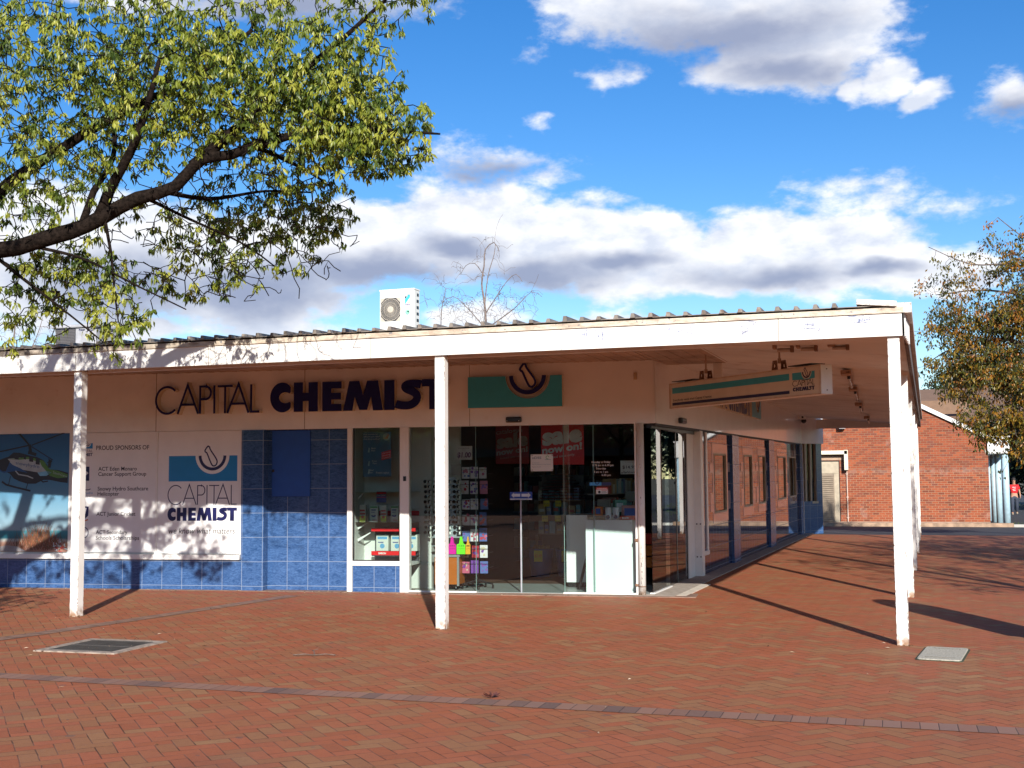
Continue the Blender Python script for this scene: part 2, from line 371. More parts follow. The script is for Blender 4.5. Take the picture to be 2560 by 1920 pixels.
def m_paver():
    m, nt, b = new_mat('paver_bricks')
    co = coords(nt)
    warp = noise(nt, co, 1.1, 2, .5, out=1)
    wv = nt.nodes.new('ShaderNodeVectorMath'); wv.operation = 'MULTIPLY_ADD'; nt.links.new(warp.s, wv.inputs[0]); wv.inputs[1].default_value = (.05, .05, 0); nt.links.new(co.s, wv.inputs[2])
    ro = vscale(nt, N(nt, wv.outputs[0]), (1/.115, 1/.115, 1), rot=(0, 0, R(-44)), loc=(.37, .2, 0))
    x, y, z = sep(nt, ro)
    i = x.floor(); j = y.floor(); mm = (i - j).mod(4.0)
    hor = mm.lt(1.5)
    oi = i - mm.gt(.5) * hor
    is2 = mm.gt(1.5) * mm.lt(2.5)
    oj = j - is2
    lx = x - oi; ly = y - oj
    W_ = hor + 1.0; H_ = 2.0 - hor
    d = (lx.mn(W_ - lx)).mn(ly.mn(H_ - ly))
    n40 = noise(nt, co, 55, 3)
    seamv = noise(nt, co, 3.5, 3)
    g = 1.0 - (d + (n40 - .5) * .035).step(.012, .05)
    idv = combine(nt, oi, oj, hor)
    rnd = white(nt, idv)
    rnd2 = N(nt, sep(nt, white(nt, idv, 1))[1].s)
    big = noise(nt, co, .35, 3)
    sel = (rnd * .80 + big * .42 - .11).cl()
    c = ramp(nt, sel, [(0, (0.154, 0.083, 0.043)), (.035, (0.197, 0.093, 0.045)), (.07, (0.335, 0.098, 0.038)), (.25, (0.374, 0.107, 0.043)), (.42, (0.393, 0.116, 0.052)), (.56, (0.353, 0.124, 0.050)), (.68, (0.305, 0.133, 0.056)), (.85, (0.335, 0.166, 0.072)), (.97, (0.353, 0.195, 0.087)), (1.0, (0.393, 0.231, 0.103))])
    c = mixc(nt, .10, c, (.330, .105, .048))
    c = mixc(nt, rnd2 * .20, c, (.24, .080, .045))
    c = mixc(nt, noise(nt, co, 130, 2, .6).step(.45, .8) * .45, c, (.40, .20, .13))
    gum = noise(nt, co, 7.3, 1, .3).step(.74, .755)
    c = mixc(nt, gum * .55, c, (.14, .10, .085))
    stain = noise(nt, vscale(nt, co, (.5, 1.1, 1)), 1.7, 5, .7).step(.56, .74)
    c = mixc(nt, stain * .30, c, (.13, .075, .055))
    c = mixc(nt, noise(nt, co, 22, 4, .65).step(.45, .8) * .3, c, (.12, .055, .04))
    c = mixc(nt, noise(nt, co, .9, 5, .6).step(.5, .75) * .28, c, (.16, .09, .065))
    mort = mixc(nt, seamv.step(.42, .6), (.19, .09, .06), (.045, .025, .018))
    c = mixc(nt, g * .85, c, mort)
    x0, y0, z0 = sep(nt, co)
    nt.links.new(c.s, b.inputs['Base Color']); b.inputs['Roughness'].default_value = .72; b.inputs['Specular IOR Level'].default_value = .22
    bp = nt.nodes.new('ShaderNodeBump'); bp.inputs['Strength'].default_value = .45; bp.inputs['Distance'].default_value = .006
    tilt = (rnd2 - .5) * lx * .5 + (rnd - .5) * ly * .5
    h = (1.0 - g) + tilt + (n40 - .5) * .5
    nt.links.new(h.s, bp.inputs['Height']); nt.links.new(bp.outputs[0], b.inputs['Normal'])
    return m
def m_soldier():
    m, nt, b = new_mat('band_bricks')
    co = coords(nt); x, y, z = sep(nt, co)
    u = x / .1185 + y*.25; cu = u.floor(); fu = u - cu
    g = 1.0 - (fu.mn(1.0 - fu)).step(.01, .045)
    r = white(nt, combine(nt, cu, 1.0))
    c = ramp(nt, r, [(0, (.15, .088, .070)), (.2, (.20, .110, .080)), (.4, (.26, .125, .080)), (.7, (.29, .15, .10)), (1, (.24, .135, .098))])
    c = mixc(nt, noise(nt, co, 110, 3).step(.45, .8) * .4, c, (.24, .16, .12))
    c = mixc(nt, g * .7, c, (.05, .03, .025))
    nt.links.new(c.s, b.inputs['Base Color']); b.inputs['Roughness'].default_value = .65
    bp = nt.nodes.new('ShaderNodeBump'); bp.inputs['Strength'].default_value = .5; bp.inputs['Distance'].default_value = .006
    nt.links.new(((1.0 - g) + (r-.5)*fu*.7).s, bp.inputs['Height']); nt.links.new(bp.outputs[0], b.inputs['Normal'])
    return m
def m_post():
    m, nt, b = new_mat('chipped_white_paint')
    co = coords(nt); x, y, z = sep(nt, co)
    e = (x.abs().mn(y.abs()*1.0))          # distance from the faces' middle lines
    edge = (x.abs()).step(.044, .056) * (y.abs()).step(.044, .056)
    n = noise(nt, vscale(nt, co, (1, 1, .35)), 45, 4, .7); n2 = noise(nt, co, 17, 3); n3 = noise(nt, co, 70, 2)
    low = 1.0 - z.step(.0, 1.5)
    chip = (n + edge * .22 + low * .07 - .06).step(.71, .74)
    spots = n3.step(.77, .80)
    c = mixc(nt, noise(nt, vscale(nt, co, (1, 1, .3)), 6, 4).step(.35, .7), (.78, .76, .72), (.70, .67, .62))
    c = mixc(nt, (n2 * edge).step(.45, .7) * .6, c, (.55, .42, .28))
    c = mixc(nt, (1.0 - z.step(.0, .17)) * n2.step(.30, .6), c, (.30, .17, .09))
    c = mixc(nt, chip.mx(spots), c, (.10, .055, .04))
    nt.links.new(c.s, b.inputs['Base Color']); b.inputs['Roughness'].default_value = .45
    return m
def m_fascia():
    m, nt, b = new_mat('weathered_fascia')
    co = coords(nt)
    st = noise(nt, vscale(nt, co, (1, 1, .25)), 3.2, 5, .6)
    c = mixc(nt, st.step(.35, .75), (.80, .78, .74), (.70, .675, .63))
    c = mixc(nt, noise(nt, vscale(nt, co, (1.6, 1, 5)), 2.4, 5, .7).step(.66, .78) * .5, c, (.50, .42, .33))
    nt.links.new(c.s, b.inputs['Base Color']); b.inputs['Roughness'].default_value = .5
    return m
def m_strip():
    m, nt, b = new_mat('stained_gutter_strip')
    co = coords(nt); x, y, z = sep(nt, co)
    c = mixc(nt, noise(nt, vscale(nt, co, (.8, 1, 3)), 7, 5, .7).step(.4, .66), (.62, .54, .43), (.40, .31, .23))
    c = mixc(nt, noise(nt, co, 16, 5, .7).step(.60, .66), c, (.17, .17, .18))
    c = mixc(nt, (1.0 - x.step(-10.5, -6.5)) * noise(nt, co, 9, 4).step(.2, .6), c, (.10, .075, .055))
    nt.links.new(c.s, b.inputs['Base Color']); b.inputs['Roughness'].default_value = .7
    return m
def m_leaf(name, stops, trans=.45, rough=.4):
    m = bpy.data.materials.new(name); m.use_nodes = True; nt = m.node_tree; nt.nodes.clear()
    o = nt.nodes.new('ShaderNodeOutputMaterial'); at = nt.nodes.new('ShaderNodeAttribute'); at.attribute_name = 'tint'
    c = ramp(nt, N(nt, at.outputs['Fac']), stops)
    d = nt.nodes.new('ShaderNodeBsdfPrincipled'); t = nt.nodes.new('ShaderNodeBsdfTranslucent')
    nt.links.new(c.s, d.inputs['Base Color']); nt.links.new(c.s, t.inputs[0]); d.inputs['Roughness'].default_value = rough
    mx = nt.nodes.new('ShaderNodeMixShader'); mx.inputs[0].default_value = trans
    nt.links.new(d.outputs[0], mx.inputs[1]); nt.links.new(t.outputs[0], mx.inputs[2]); nt.links.new(mx.outputs[0], o.inputs[0])
    return m
def m_emit_free(name, col, rough=.5, metal=0, spec=.5): return pbr(name, col, rough, metal, var=.04, spec=spec)

PAVER = m_paver(); SOLDIER = m_soldier()
TILE = m_tile('blue_wall_tiles')
TILE_DK = m_tile('glossy_navy_tiles', base=(.010, .016, .045), light=(.02, .035, .09), grout=(.16, .16, .22), ox=0, rough=.03, contrast=.5)
TILE_PIL = m_tile('pilaster_tiles', ox=-.02, px=.9, rough=.22)
CREAM = pbr('cream_panel', (.78, .79, .80), .22, var=.03, scale=2, coat=.35, dirt=((.55, .46, .40), .62, .9, 1.7))
CREAM_M = pbr('cream_painted_board', (.78, .79, .80), .55, var=.05, scale=2, dirt=((.40, .30, .24), .60, .85, 2.2))
WHITE = pbr('white_painted_metal', (.78, .77, .74), .35, var=.04, scale=4)
WHITE_D = pbr('white_board', (.80, .80, .79), .45, var=.03, scale=3)
LAMIN = pbr('white_laminate', (.78, .84, .83), .3, var=.02, scale=3)
FASCIA = m_fascia(); STRIP = m_strip(); POSTM = m_post()
ROOFM = pbr('weathered_roof_sheet', (.23, .20, .17), .6, metal=.3, var=.35, scale=3, dirt=((.14, .08, .05), .5, .7, 7))
SOFFIT = pbr('soffit_paint', (.70, .68, .66), .7, var=.08, scale=1.2, dirt=((.30, .21, .16), .55, .85, 1.6))
RUST = pbr('rusty_steel', (.16, .085, .05), .75, var=.4, scale=25)
NAVY = pbr('navy_acrylic', (.008, .010, .095), .35, var=.05, spec=.25)
NAVY_P = pbr('navy_print', (.008, .010, .075), .4, var=.03)
BLACK_P = pbr('black_print', (.012, .012, .02), .5, var=.03)
LETSIDE = pbr('letter_returns', (.62, .54, .42), .5, var=.08)
TEAL = pbr('teal_acrylic', (.040, .36, .50), .3, var=.04)
SKYBL = pbr('blue_print', (.012, .22, .52), .3, var=.03)
DARKPL = pbr('black_plastic', (.012, .012, .014), .3, var=.1)
GLASS = m_glass(); GLASS_B = m_glass('side_glass', (.80, .87, .85), 1.0, .0)
CONC = pbr('concrete', (.36, .31, .26), .85, var=.18, scale=9, bump=.3)
CONC_D = pbr('dirty_paving_edge', (.24, .15, .11), .85, var=.25, scale=5)
ASPH = pbr('asphalt', (.045, .045, .05), .85, var=.3, scale=12, bump=.5, bscale=180)
BRICK = m_brick('red_brick', [(0, (.16, .040, .018)), (.3, (.29, .062, .020)), (.6, (.35, .080, .026)), (.85, (.25, .052, .020)), (1, (.19, .052, .030))], (.40, .25, .15), upper=2.13)
BARK = pbr('dark_bark', (.013, .009, .007), .95, var=.6, scale=30, bump=1.0, bscale=28, spec=.08)
BARK2 = pbr('grey_bark', (.13, .095, .075), .9, var=.4, scale=20, bump=.6)
BIRCH = pbr('pale_bark', (.17, .13, .115), .9, var=.3, scale=14)
PALEBLUE = pbr('pale_aqua_paint', (.40, .56, .64), .4, var=.08)
BEIGE = pbr('beige_paint', (.42, .35, .25), .6, var=.1)
CREAMTRIM = pbr('cream_trim', (.72, .68, .52), .5, var=.05)
STEEL = pbr('galvanised_steel', (.42, .42, .42), .45, metal=.7, var=.15)
ACWHITE = pbr('ivory_casing', (.74, .73, .68), .4, var=.03)
TUBE = pbr('unlit_tube', (.42, .34, .28), .4, var=.1)
# ------------------------------------------------------------------ ground
def sheet(name, pts, z, mat, kind='structure', thick=0, sub=0):
    mb = MB()
    if thick: mb.plan(pts, z-thick, z)
    else:
        mb.add([(x, y, z) for x, y in pts], [tuple(range(len(pts)))])
    o = mb.build(name, mat); o['kind'] = kind; return o
mb = MB()
mb.add([(-700,-700,-.75),(700,-700,-.75),(700,1500,-.75),(-700,1500,-.75)], [(0,1,2,3)])
o = mb.build('ground', pbr('dry_earth', (.10,.09,.05), .95, var=.4, scale=.4)); o['kind'] = 'structure'
sheet('paving', [(-40,-60),(40,-60),(40,23.15),(-40,23.15)], 0.0, PAVER, thick=.6)
sheet('paving_band', [(-30,-4.08),(14,-4.08),(14,-3.85),(-30,-3.85)], .004, SOLDIER)
def strip_line(name, P, wd, mat, z=.004):
    mb = MB()
    L = []; Rr = []
    for i, p in enumerate(P):
        a = Vector(P[min(i+1, len(P)-1)]) - Vector(P[max(i-1, 0)]); a.normalize(); n = Vector((-a.y, a.x)) * wd/2
        L.append(Vector(p)+n); Rr.append(Vector(p)-n)
    for i in range(len(P)-1):
        mb.add([(Rr[i].x,Rr[i].y,z),(Rr[i+1].x,Rr[i+1].y,z),(L[i+1].x,L[i+1].y,z),(L[i].x,L[i].y,z)], [(0,1,2,3)])
    o = mb.build(name, mat); o['kind'] = 'structure'
sb = MB(); o = None
strip_line('paving_band', [(-9.9,-8.0),(-9.25,-3.2),(-8.9,-1.6),(-8.55,1.0),(-8.3,3.1)], .24, pbr('grey_brown_pavers', (.22,.125,.085), .65, var=.35, scale=9))
# worn concrete margins along the walls
mb = MB(); mb.box(-11.5, -3.6, -.10, .3, -.1, .006); mb.box(-3.6, .55, -.24, .3, -.1, .009)
o = mb.build('paving_edge', CONC_D, off=(0,0,0)); o.matrix_world = FRAMES['F']; o['kind'] = 'structure'
mb = MB(); mb.box(-.1, 19.4, -.28, .3, -.1, .013)
o = mb.build('paving_edge', CONC, off=(0,0,0)); o.matrix_world = FRAMES['S']; o['kind'] = 'structure'
mb = MB(); mb.box(.0, 1.9, -.42, -.285, -.1, .011)
o = mb.build('doorstep', pbr('pale_threshold', (.62,.56,.47), .7, var=.1), off=(0,0,0)); o.matrix_world = FRAMES['S']; o['kind'] = 'structure'
# lane sloping down behind
mb = MB(); mb.add([(-60,23.15,-.004),(60,23.15,-.004),(60,36.4,-.30),(-60,36.4,-.30)], [(0,1,2,3)])
mb.add([(-60,36.4,-.30),(60,36.4,-.30),(60,120,-.33),(-60,120,-.33)], [(0,1,2,3)])
o = mb.build('road', ASPH); o['kind'] = 'structure'
mb = MB(); mb.box(-6, 3.3, 36.45, 36.9, -.6, -.16); o = mb.build('kerb', pbr('stained_kerb', (.36,.24,.16), .85, var=.3, scale=4)); o['kind'] = 'structure'
mb = MB(); mb.box(3.3, 12, 36.45, 36.75, -.6, -.2); mb.box(3.9, 5.6, 36.75, 90, -.6, -.325); o = mb.build('footpath', pbr('pale_footpath', (.42,.40,.36), .85, var=.1, scale=3)); o['kind'] = 'structure'
mb = MB()
rg = random.Random(5)
for k in range(1500):
    x = rg.uniform(3.2, 12) if k % 2 else rg.uniform(5.7, 12); y = rg.uniform(36.9, 40.5) if k % 2 else rg.uniform(40, 75)
    if 3.9 < x < 5.6: x += 2
    h = rg.uniform(.04, .14); a = rg.uniform(0, 6.28)
    mb.add([(x,y,-.33),(x+.05*math.cos(a),y+.05*math.sin(a),-.33),(x+.03*math.cos(a+1),y+.03*math.sin(a+1),-.33+h)], [(0,1,2)])
mb.add([(3.0,36.8,-.326),(3.9,36.8,-.326),(3.9,90,-.326),(3.0,90,-.326)], [(0,1,2,3)]); mb.add([(5.6,36.8,-.326),(30,36.8,-.326),(30,90,-.326),(5.6,90,-.326)], [(0,1,2,3)])
o = mb.build('grass', pbr('grass_green', (.06,.10,.025), .9, var=.4, scale=3)); o['kind'] = 'stuff'; o['label'] = 'rough green grass beside the far footpath'

# drain grate
t = thing('drain_grate', 'square steel drain grate set in a pale concrete frame, left foreground', 'drain', (-7.55,-2.17,0), 'W', R(2))
mb = MB()
for a in (-1, 1): mb.box(a*.46, a*.36, -.46, .46, -.02, .012); mb.box(-.36, .36, a*.46, a*.36, -.02, .012)
OFF[t.name] = (0,0,0)
part(mb, 'frame', pbr('worn_concrete', (.30,.24,.19), .9, var=.3, scale=14), t, bevel=.006)
mb = MB(); mb.box(-.36,.36,-.36,.36,-.02,.005); part(mb, 'pit', pbr('drain_black', (.02,.02,.018), .9), t)
mb = MB()
for k in range(20): x = -.345 + k*.0363; mb.box(x-.006, x+.006, -.355, .355, .0055, .011)
for y in (-.34, 0, .34): mb.box(-.355, .355, y-.014, y+.014, .0056, .0125)
part(mb, 'grating', pbr('worn_steel', (.13,.12,.11), .55, metal=.6), t)
# service pit lid
mb = MB(); pts = []
for cx_, cy_, a0 in ((.155,.40,0),(-.155,.40,90),(-.155,-.40,180),(.155,-.40,270)):
    for k in range(5): a = R(a0 + k*22.5); pts.append((cx_+.05*math.cos(a), cy_+.05*math.sin(a)))
pts = [(x*.92, y*.93) for x, y in pts]
mb.plan(pts, -.02, .016)
t = thing('pit_cover', 'grey concrete service pit lid with rounded corners beside the corner post', 'pit cover', (.42,-.52,0), 'W', R(-6)); OFF[t.name] = (0,0,0)
LID = pbr('pebbly_concrete', (.40,.37,.30), .9, var=.3, scale=60, bump=.5, bscale=150)
part(mb, 'lid', LID, t, bevel=.006)
mb = MB(); mb.plan([(x*1.09, y*1.04) for x, y in pts], -.02, .006); part(mb, 'surround', pbr('mossy_gap', (.05,.055,.03), .95, var=.5, scale=60), t)
mb = MB()
for y in (-.30, .30): mb.box(-.13,.13,y-.004,y+.004,.0162,.0185)
part(mb, 'groove', pbr('lid_groove', (.16,.14,.11), .9), t)
# small litter: leaves, twigs, pale chips
rg = random.Random(11)
mb = MB()
LIT = [(-9.3+rg.random()*9.5, -6.5+rg.random()*9.5) for _ in range(60)]
for k in range(150):
    s_ = rg.uniform(-10.5, -.2); d_ = abs(rg.gauss(0, .12))+.03; LIT.append((KX+.99327*s_+.1158*d_, KY+.1158*s_-.99327*d_))
for px_ in (0, -4.84, -9.67):
    for k in range(10): LIT.append((px_+rg.gauss(.05,.14), rg.gauss(.0,.12)))
for k in range(40): LIT.append((-7.55+rg.gauss(0,.45), -2.17+rg.gauss(0,.45)))
for k, (x, y) in enumerate(LIT):
    a = rg.random()*6.28; s = rg.uniform(.006, .016); mi = 0 if rg.random() < .35 else 1
    c, sn = math.cos(a), math.sin(a); L = s*rg.uniform(1, 2.4)
    z = .006
    mb.add([(x-c*L, y-sn*L, z),(x+sn*s*.5, y-c*s*.5, z+.004),(x+c*L, y+sn*L, z+.002),(x-sn*s*.5, y+c*s*.5, z+.009)], [(0,1,2,3)], mi)
o = mb.build('leaf_litter', [pbr('pale_litter', (.48,.36,.25), .8), pbr('brown_litter', (.13,.07,.035), .8)]); o['kind'] = 'stuff'; o['label'] = 'tiny leaf bits and pale chips scattered over the brick paving'
tw = MB(); tw.tube([(-.21,0,.012),(-.1,.015,.02),(0,0,.012),(.09,.03,.02),(.19,.02,.012)], .005, 5); tw.tube([(0,0,.012),(-.03,.05,.05),(-.05,.09,.04)], .004, 5); tw.tube([(-.03,.05,.05),(.01,.08,.06)], .003, 5)
single(tw, 'twig', BARK2, 'forked dry twig lying on the paving right of the drain', 'twig', (-5.15,-2.2,0), absolute=False, rz=R(12))
cl = MB()
for k in range(7):
    a = k*.9; cl.add([(0,0,.005),(.05*math.cos(a),.05*math.sin(a),.02),(.07*math.cos(a+.3),.07*math.sin(a+.3),.04),(.03*math.cos(a+.6),.03*math.sin(a+.6),.03)], [(0,1,2,3)])
single(cl, 'dead_leaf', pbr('dark_red_leaf', (.09,.025,.02), .8), 'curled dark red dead leaf on the grey band of pavers', 'leaf', (-2.83,-3.78,0), absolute=False)

# ------------------------------------------------------------------ the shop building
BT = 2.41; TOP = 3.36
shop = thing('shop_building', 'single storey corner shop with blue tiled walls and a cream sign band', 'shop', (0,0,0), 'F')
def P(mb, name, mats, label=None, parent=None, **k): return part(mb, name, mats, parent or shop, label, **k)
def in_side(o):            # child given in side wall coordinates
    o.parent = shop; o.matrix_parent_inverse = FRAMES['F'].inverted(); o.matrix_world = FRAMES['S']
    return o
mb = MB(); mb.box(-12, -.0, 0, .12, BT, TOP+.3)
for x in (-7.66, -5.23, -2.68): mb.box(x-.004, x+.004, -.001, .0, BT, TOP, 1)
P(mb, 'sign_band', [CREAM_M, RUST])
mb = MB(); mb.box(-2.676, -.0, -.006, -.0015, BT+.002, 3.45)
P(mb, 'sign_band', CREAM, 'glossy cream panel above the glass doors')
# tile dado, recess wall, pier
mb = MB(); mb.box(-12, -6.25, .02, .2, -.3, .456); P(mb, 'tile_wall', TILE)
mb = MB(); mb.box(-6.235, -5.87, -.012, .2, -.3, BT-.002); P(mb, 'tile_pier', TILE)
mb = MB(); mb.box(-5.87, -4.556, .15, .3, -.3, BT); P(mb, 'tile_wall', TILE)
mb = MB(); mb.box(-4.47, -3.741, .01, .2, -.3, .385); P(mb, 'tile_wall', m_tile('dado_tiles_window', ox=-4.14))
# cabinet door
cd = MB(); cd.box(-5.80, -5.19, .118, .15, 1.40, 2.395)
cdo = P(cd, 'panel_door', pbr('bright_blue_door', (.008, .075, .34), .55, var=.05), bevel=.004)
k = MB(); k.lathe((-5.775, .118, 1.79), [(.02,0),(.024,.01),(.012,.02)], 10, mat=Matrix.Rotation(R(90),3,'X')); P(k, 'knob', DARKPL, parent=cdo)
# panels backing + frames for the photo boards
mb = MB(); mb.box(-12, -6.25, .06, .2, .456, BT); P(mb, 'wall', WHITE_D)
mb = MB(); mb.box(-12, -6.25, -.03, .06, .456, .535); mb.box(-9.13,-9.035,.0,.06,.535,BT); mb.box(-7.66,-7.625,.0,.06,.535,BT); mb.box(-6.262,-6.237,.0,.06,.535,BT)
P(mb, 'sill', WHITE, bevel=.004)
# recessed display window
dw = MB(); dw.box(-4.556, -4.478, -.005, .16, 0, BT); dw.box(-3.741, -3.604, -.012, .13, 0, BT); dw.box(-4.478, -3.741, -.005, .16, .385, .452)
dwo = P(dw, 'display_window', WHITE, bevel=.004)
mb = MB(); mb.box(-4.478, -3.741, .045, .051, .452, BT); P(mb, 'pane', GLASS, parent=dwo)
mb = MB(); mb.box(-4.478,-4.462,.03,.06,.452,BT); mb.box(-4.462,-3.755,.03,.06,.452,.466); mb.box(-3.757,-3.741,.03,.06,.452,BT); P(mb, 'bead', DARKPL, parent=dwo)
mb = MB(); mb.box(-3.686,-3.642,-.02,-.012,1.62,1.69); P(mb, 'key_switch', DARKPL, parent=dwo)
# glazed entrance
for a, b in ((-3.604, -2.60), (-1.33, -.286)):
    mb = MB(); mb.box(a, b, .045, .055, .03, BT); P(mb, 'fixed_pane', GLASS)
    mb = MB(); mb.box(a, b, .02, .08, 0, .03); P(mb, 'bottom_rail', WHITE, bevel=.003)
EDGE = pbr('glass_edge', (.30,.42,.40), .2, var=.02)
for a, b in ((-2.618, -1.951), (-1.945, -1.312)):
    mb = MB(); mb.box(a, b, .085, .095, .012, BT); dl = P(mb, 'sliding_door', GLASS)
    mb = MB(); mb.box(a, a+.008, .083, .097, .012, BT); mb.box(b-.008, b, .083, .097, .012, BT); P(mb, 'edge_trim', EDGE, parent=dl)
mb = MB(); mb.box(-1.957,-1.939,.075,.1,.0,BT); P(mb, 'door_seal', pbr('grey_seal', (.34,.34,.38), .4), None)
mb = MB(); mb.box(-1.94,-1.31,.08,.1,.0,.012); mb.box(-2.61,-1.95,.08,.1,.0,.012); P(mb, 'door_track', pbr('dark_track', (.10,.09,.08), .6))
mb = MB(); mb.box(-.90,-.885,.12,.16,.03,BT); P(mb, 'glazing_fin', EDGE)
mb = MB(); mb.box(-.288,-.262,.0,.08,0,BT); P(mb, 'corner_trim', WHITE)
dp = MB(); dp.tube([(-.205,.0,0),(-.205,.0,BT)], .052, 20)
dpo = P(dp, 'downpipe', m_post(), smooth=True)
mb = MB()
for z in (.36, 1.35-.45): pass
mb.box(-.30,-.25,-.02,.02,.13,.16); mb.box(-.30,-.25,-.02,.02,.75,.79); mb.lathe((-.205,0,.12),[(.0535,0),(.0545,.005),(.0535,.014)],20); P(mb, 'bracket', RUST, parent=dpo)
# side wall (frame S, x runs back along the wall)
SLP = .009
def shear(mb):
    mb.v = [(x, y, z + SLP*x*min(1, max(0, z)/1.2) if z > 0 else z) for x, y, z in mb.v]; return mb
mb = MB(); mb.box(0.02, 19.15, -.03, .09, BT, TOP+.3); sb1 = part(shear(mb), 'sign_band', CREAM, shop, off=(0,0,0)); in_side(sb1)
mb = MB(); mb.box(.02, 19.1, -.026, .06, BT-.035, BT-.002); in_side(part(shear(mb), 'band_shadow_strip', pbr('painted_shadow', (.015,.015,.02), .6), shop, off=(0,0,0)))  # solid near-black strip paints a shadow line under the band
# end of the wall flares out
mb = MB(); mb.plan([(19.15,-.03),(20.15,-.56),(20.2,.0),(19.2,.3)], BT, TOP); in_side(part(shear(mb), 'sign_band', CREAM_M, shop, 'plain cream band on the splayed end wall', off=(0,0,0)))
mb = MB(); mb.plan([(19.12,.02),(20.1,-.50),(20.2,.1),(19.2,.3)], -.2, .8); mb.plan([(19.85,-.37),(20.1,-.50),(20.2,.1),(20.0,.2)], .8, BT+.01); in_side(part(shear(mb), 'tile_wall', TILE, shop, off=(0,0,0)))
ew = MB(); ew.plan([(19.2,.06),(19.85,-.29),(19.9,-.2),(19.25,.15)], .8, BT+.01); ewo = part(shear(ew), 'end_window', GLASS_B, shop, off=(0,0,0)); in_side(ewo)
mb = MB()
for f in (0, .33, .66, 1.0):
    x = 19.16+.68*f; y = .03-.37*f; mb.plan([(x,y),(x+.07,y-.035),(x+.12,y+.05),(x+.05,y+.09)], .8, BT+.01)
mb.plan([(19.16,.01),(19.9,-.40),(19.95,-.2),(19.2,.2)], .74, .80)
fo = part(shear(mb), 'frame', BEIGE, ewo, off=(0,0,0)); fo.matrix_parent_inverse = FRAMES['S'].inverted(); fo.matrix_world = FRAMES['S']
# the glazed side entry
def side(mb, name, mats, label=None, parent=None, sh=False, **k):
    if sh: shear(mb)
    o = part(mb, name, mats, shop, label, off=(0,0,0), **k); in_side(o)
    if parent is not None:
        o.parent = parent; o.matrix_parent_inverse = FRAMES['S'].inverted(); o.matrix_world = FRAMES['S']
    return o
mb = MB(); mb.box(.12, 1.30, .07, .08, .03, BT); side(mb, 'fixed_pane', GLASS_B)
mb = MB(); mb.box(.10, 1.30, .04, .11, 0, .03); side(mb, 'bottom_rail', WHITE, bevel=.003)
for a, b in ((1.22, 2.0), (1.95, 2.80)):
    mb = MB(); mb.box(a, b, .10, .11, .012, BT); d2 = side(mb, 'sliding_door', GLASS_B)
    mb = MB(); mb.box(a, a+.03, .095, .115, .012, BT); mb.box(b-.03, b, .095, .115, .012, BT); side(mb, 'edge_trim', DARKPL if b > 2.5 else EDGE, parent=d2)
mb = MB(); mb.box(2.80, 3.34, .08, .12, .0, BT); side(mb, 'door_pocket_panel', WHITE)
mb = MB(); mb.box(.10, 3.3, .05, .14, BT-.06, BT); side(mb, 'door_head', DARKPL)
mb = MB(); mb.box(3.34, 3.56, -.04, .12, 0, BT+.005); co_ = side(mb, 'corner_column', WHITE, bevel=.003)
mb = MB()
for z in (.33, .87):
    for yy in (-.015, .045): mb.lathe((3.3395, yy, z), [(.012,0),(.012,.006)], 8, mat=Matrix.Rotation(R(-90),3,'Y'))
side(mb, 'bolt_head', DARKPL, parent=co_)
bw_ = MB(); bw_.box(3.56,3.64,-.02,.08,.36,BT); bw_.box(3.95,4.08,-.02,.08,.36,BT); bw_.box(3.56,4.08,-.03,.08,.33,.40)
bwo = side(bw_, 'slot_window', WHITE)
mb = MB(); mb.box(3.64,3.95,.04,.05,.40,BT); side(mb, 'pane', m_glass('dark_pane', (.05,.05,.06)), parent=bwo)
# glossy tiled wall with windows
WIN = [(9.16,10.45),(12.65,13.8),(14.82,15.88),(18.15,19.8),(20.6,22.1)]
WIN = [(a-SY, b-SY) for a, b in WIN]
Z0, Z1 = .96, 2.02
mb = MB(); xs = [3.56] + [v for ab in WIN for v in ab] + [19.15]
mb.box(3.56, 19.15, 0, .12, -.2, Z0 - .0); mb.box(3.56, 19.15, 0, .12, Z1, BT)
for k in range(0, len(xs), 2): mb.box(xs[k], xs[k+1], 0, .12, Z0, Z1)
side(mb, 'tile_wall', TILE_DK, sh=True)
PALET = m_tile('pale_glazed_tiles', base=(.34,.28,.29), light=(.46,.38,.39), grout=(.22,.16,.16), ox=0, rough=.05, contrast=.4)
for a, b in WIN:
    mb = MB(); w_ = .16
    mb.box(a-w_, b+w_, -.004, .0, .80, Z0); mb.box(a-w_, b+w_, -.004, .0, Z1, 2.20)
    mb.box(a-w_, a, -.004, 0, Z0, Z1); mb.box(b, b+w_, -.004, 0, Z0, Z1)
    mb.box(a-.42, a-w_, -.004, 0, 1.68, 1.86); mb.box(b+w_, b+.42, -.004, 0, 1.68, 1.86)
    mb.box(a-.42, a-w_, -.004, 0, 1.00, 1.33); mb.box(b+w_, b+.42, -.004, 0, 1.00, 1.33)
    side(mb, 'pale_tile_pattern', PALET, sh=True)
for a, b in WIN:
    fb = MB(); fb.box(a, a+.04, -.012, .06, Z0, Z1); fb.box(b-.04, b, -.012, .06, Z0, Z1); fb.box(a+.04, b-.04, -.012, .06, Z0, Z0+.035); fb.box(a+.04, b-.04, -.012, .06, Z1-.035, Z1)
    wo = side(fb, 'window', BEIGE, sh=True)
    mb = MB(); mb.box(a+.04, b-.04, .02, .03, Z0+.035, Z1-.035); side(mb, 'pane', m_glass('mirror_pane', (.04,.04,.045), 1.0) if a == WIN[0][0] else bpy.data.materials['mirror_pane'], parent=wo, sh=True)
for a, b in ((10.92,11.72),(16.25,17.2),(22.8,24.0)):
    mb = MB(); mb.box(a-SY, min(b-SY, 19.1), -.055, .1, -.1, BT-.03); side(mb, 'tile_pilaster', TILE_PIL, sh=True)
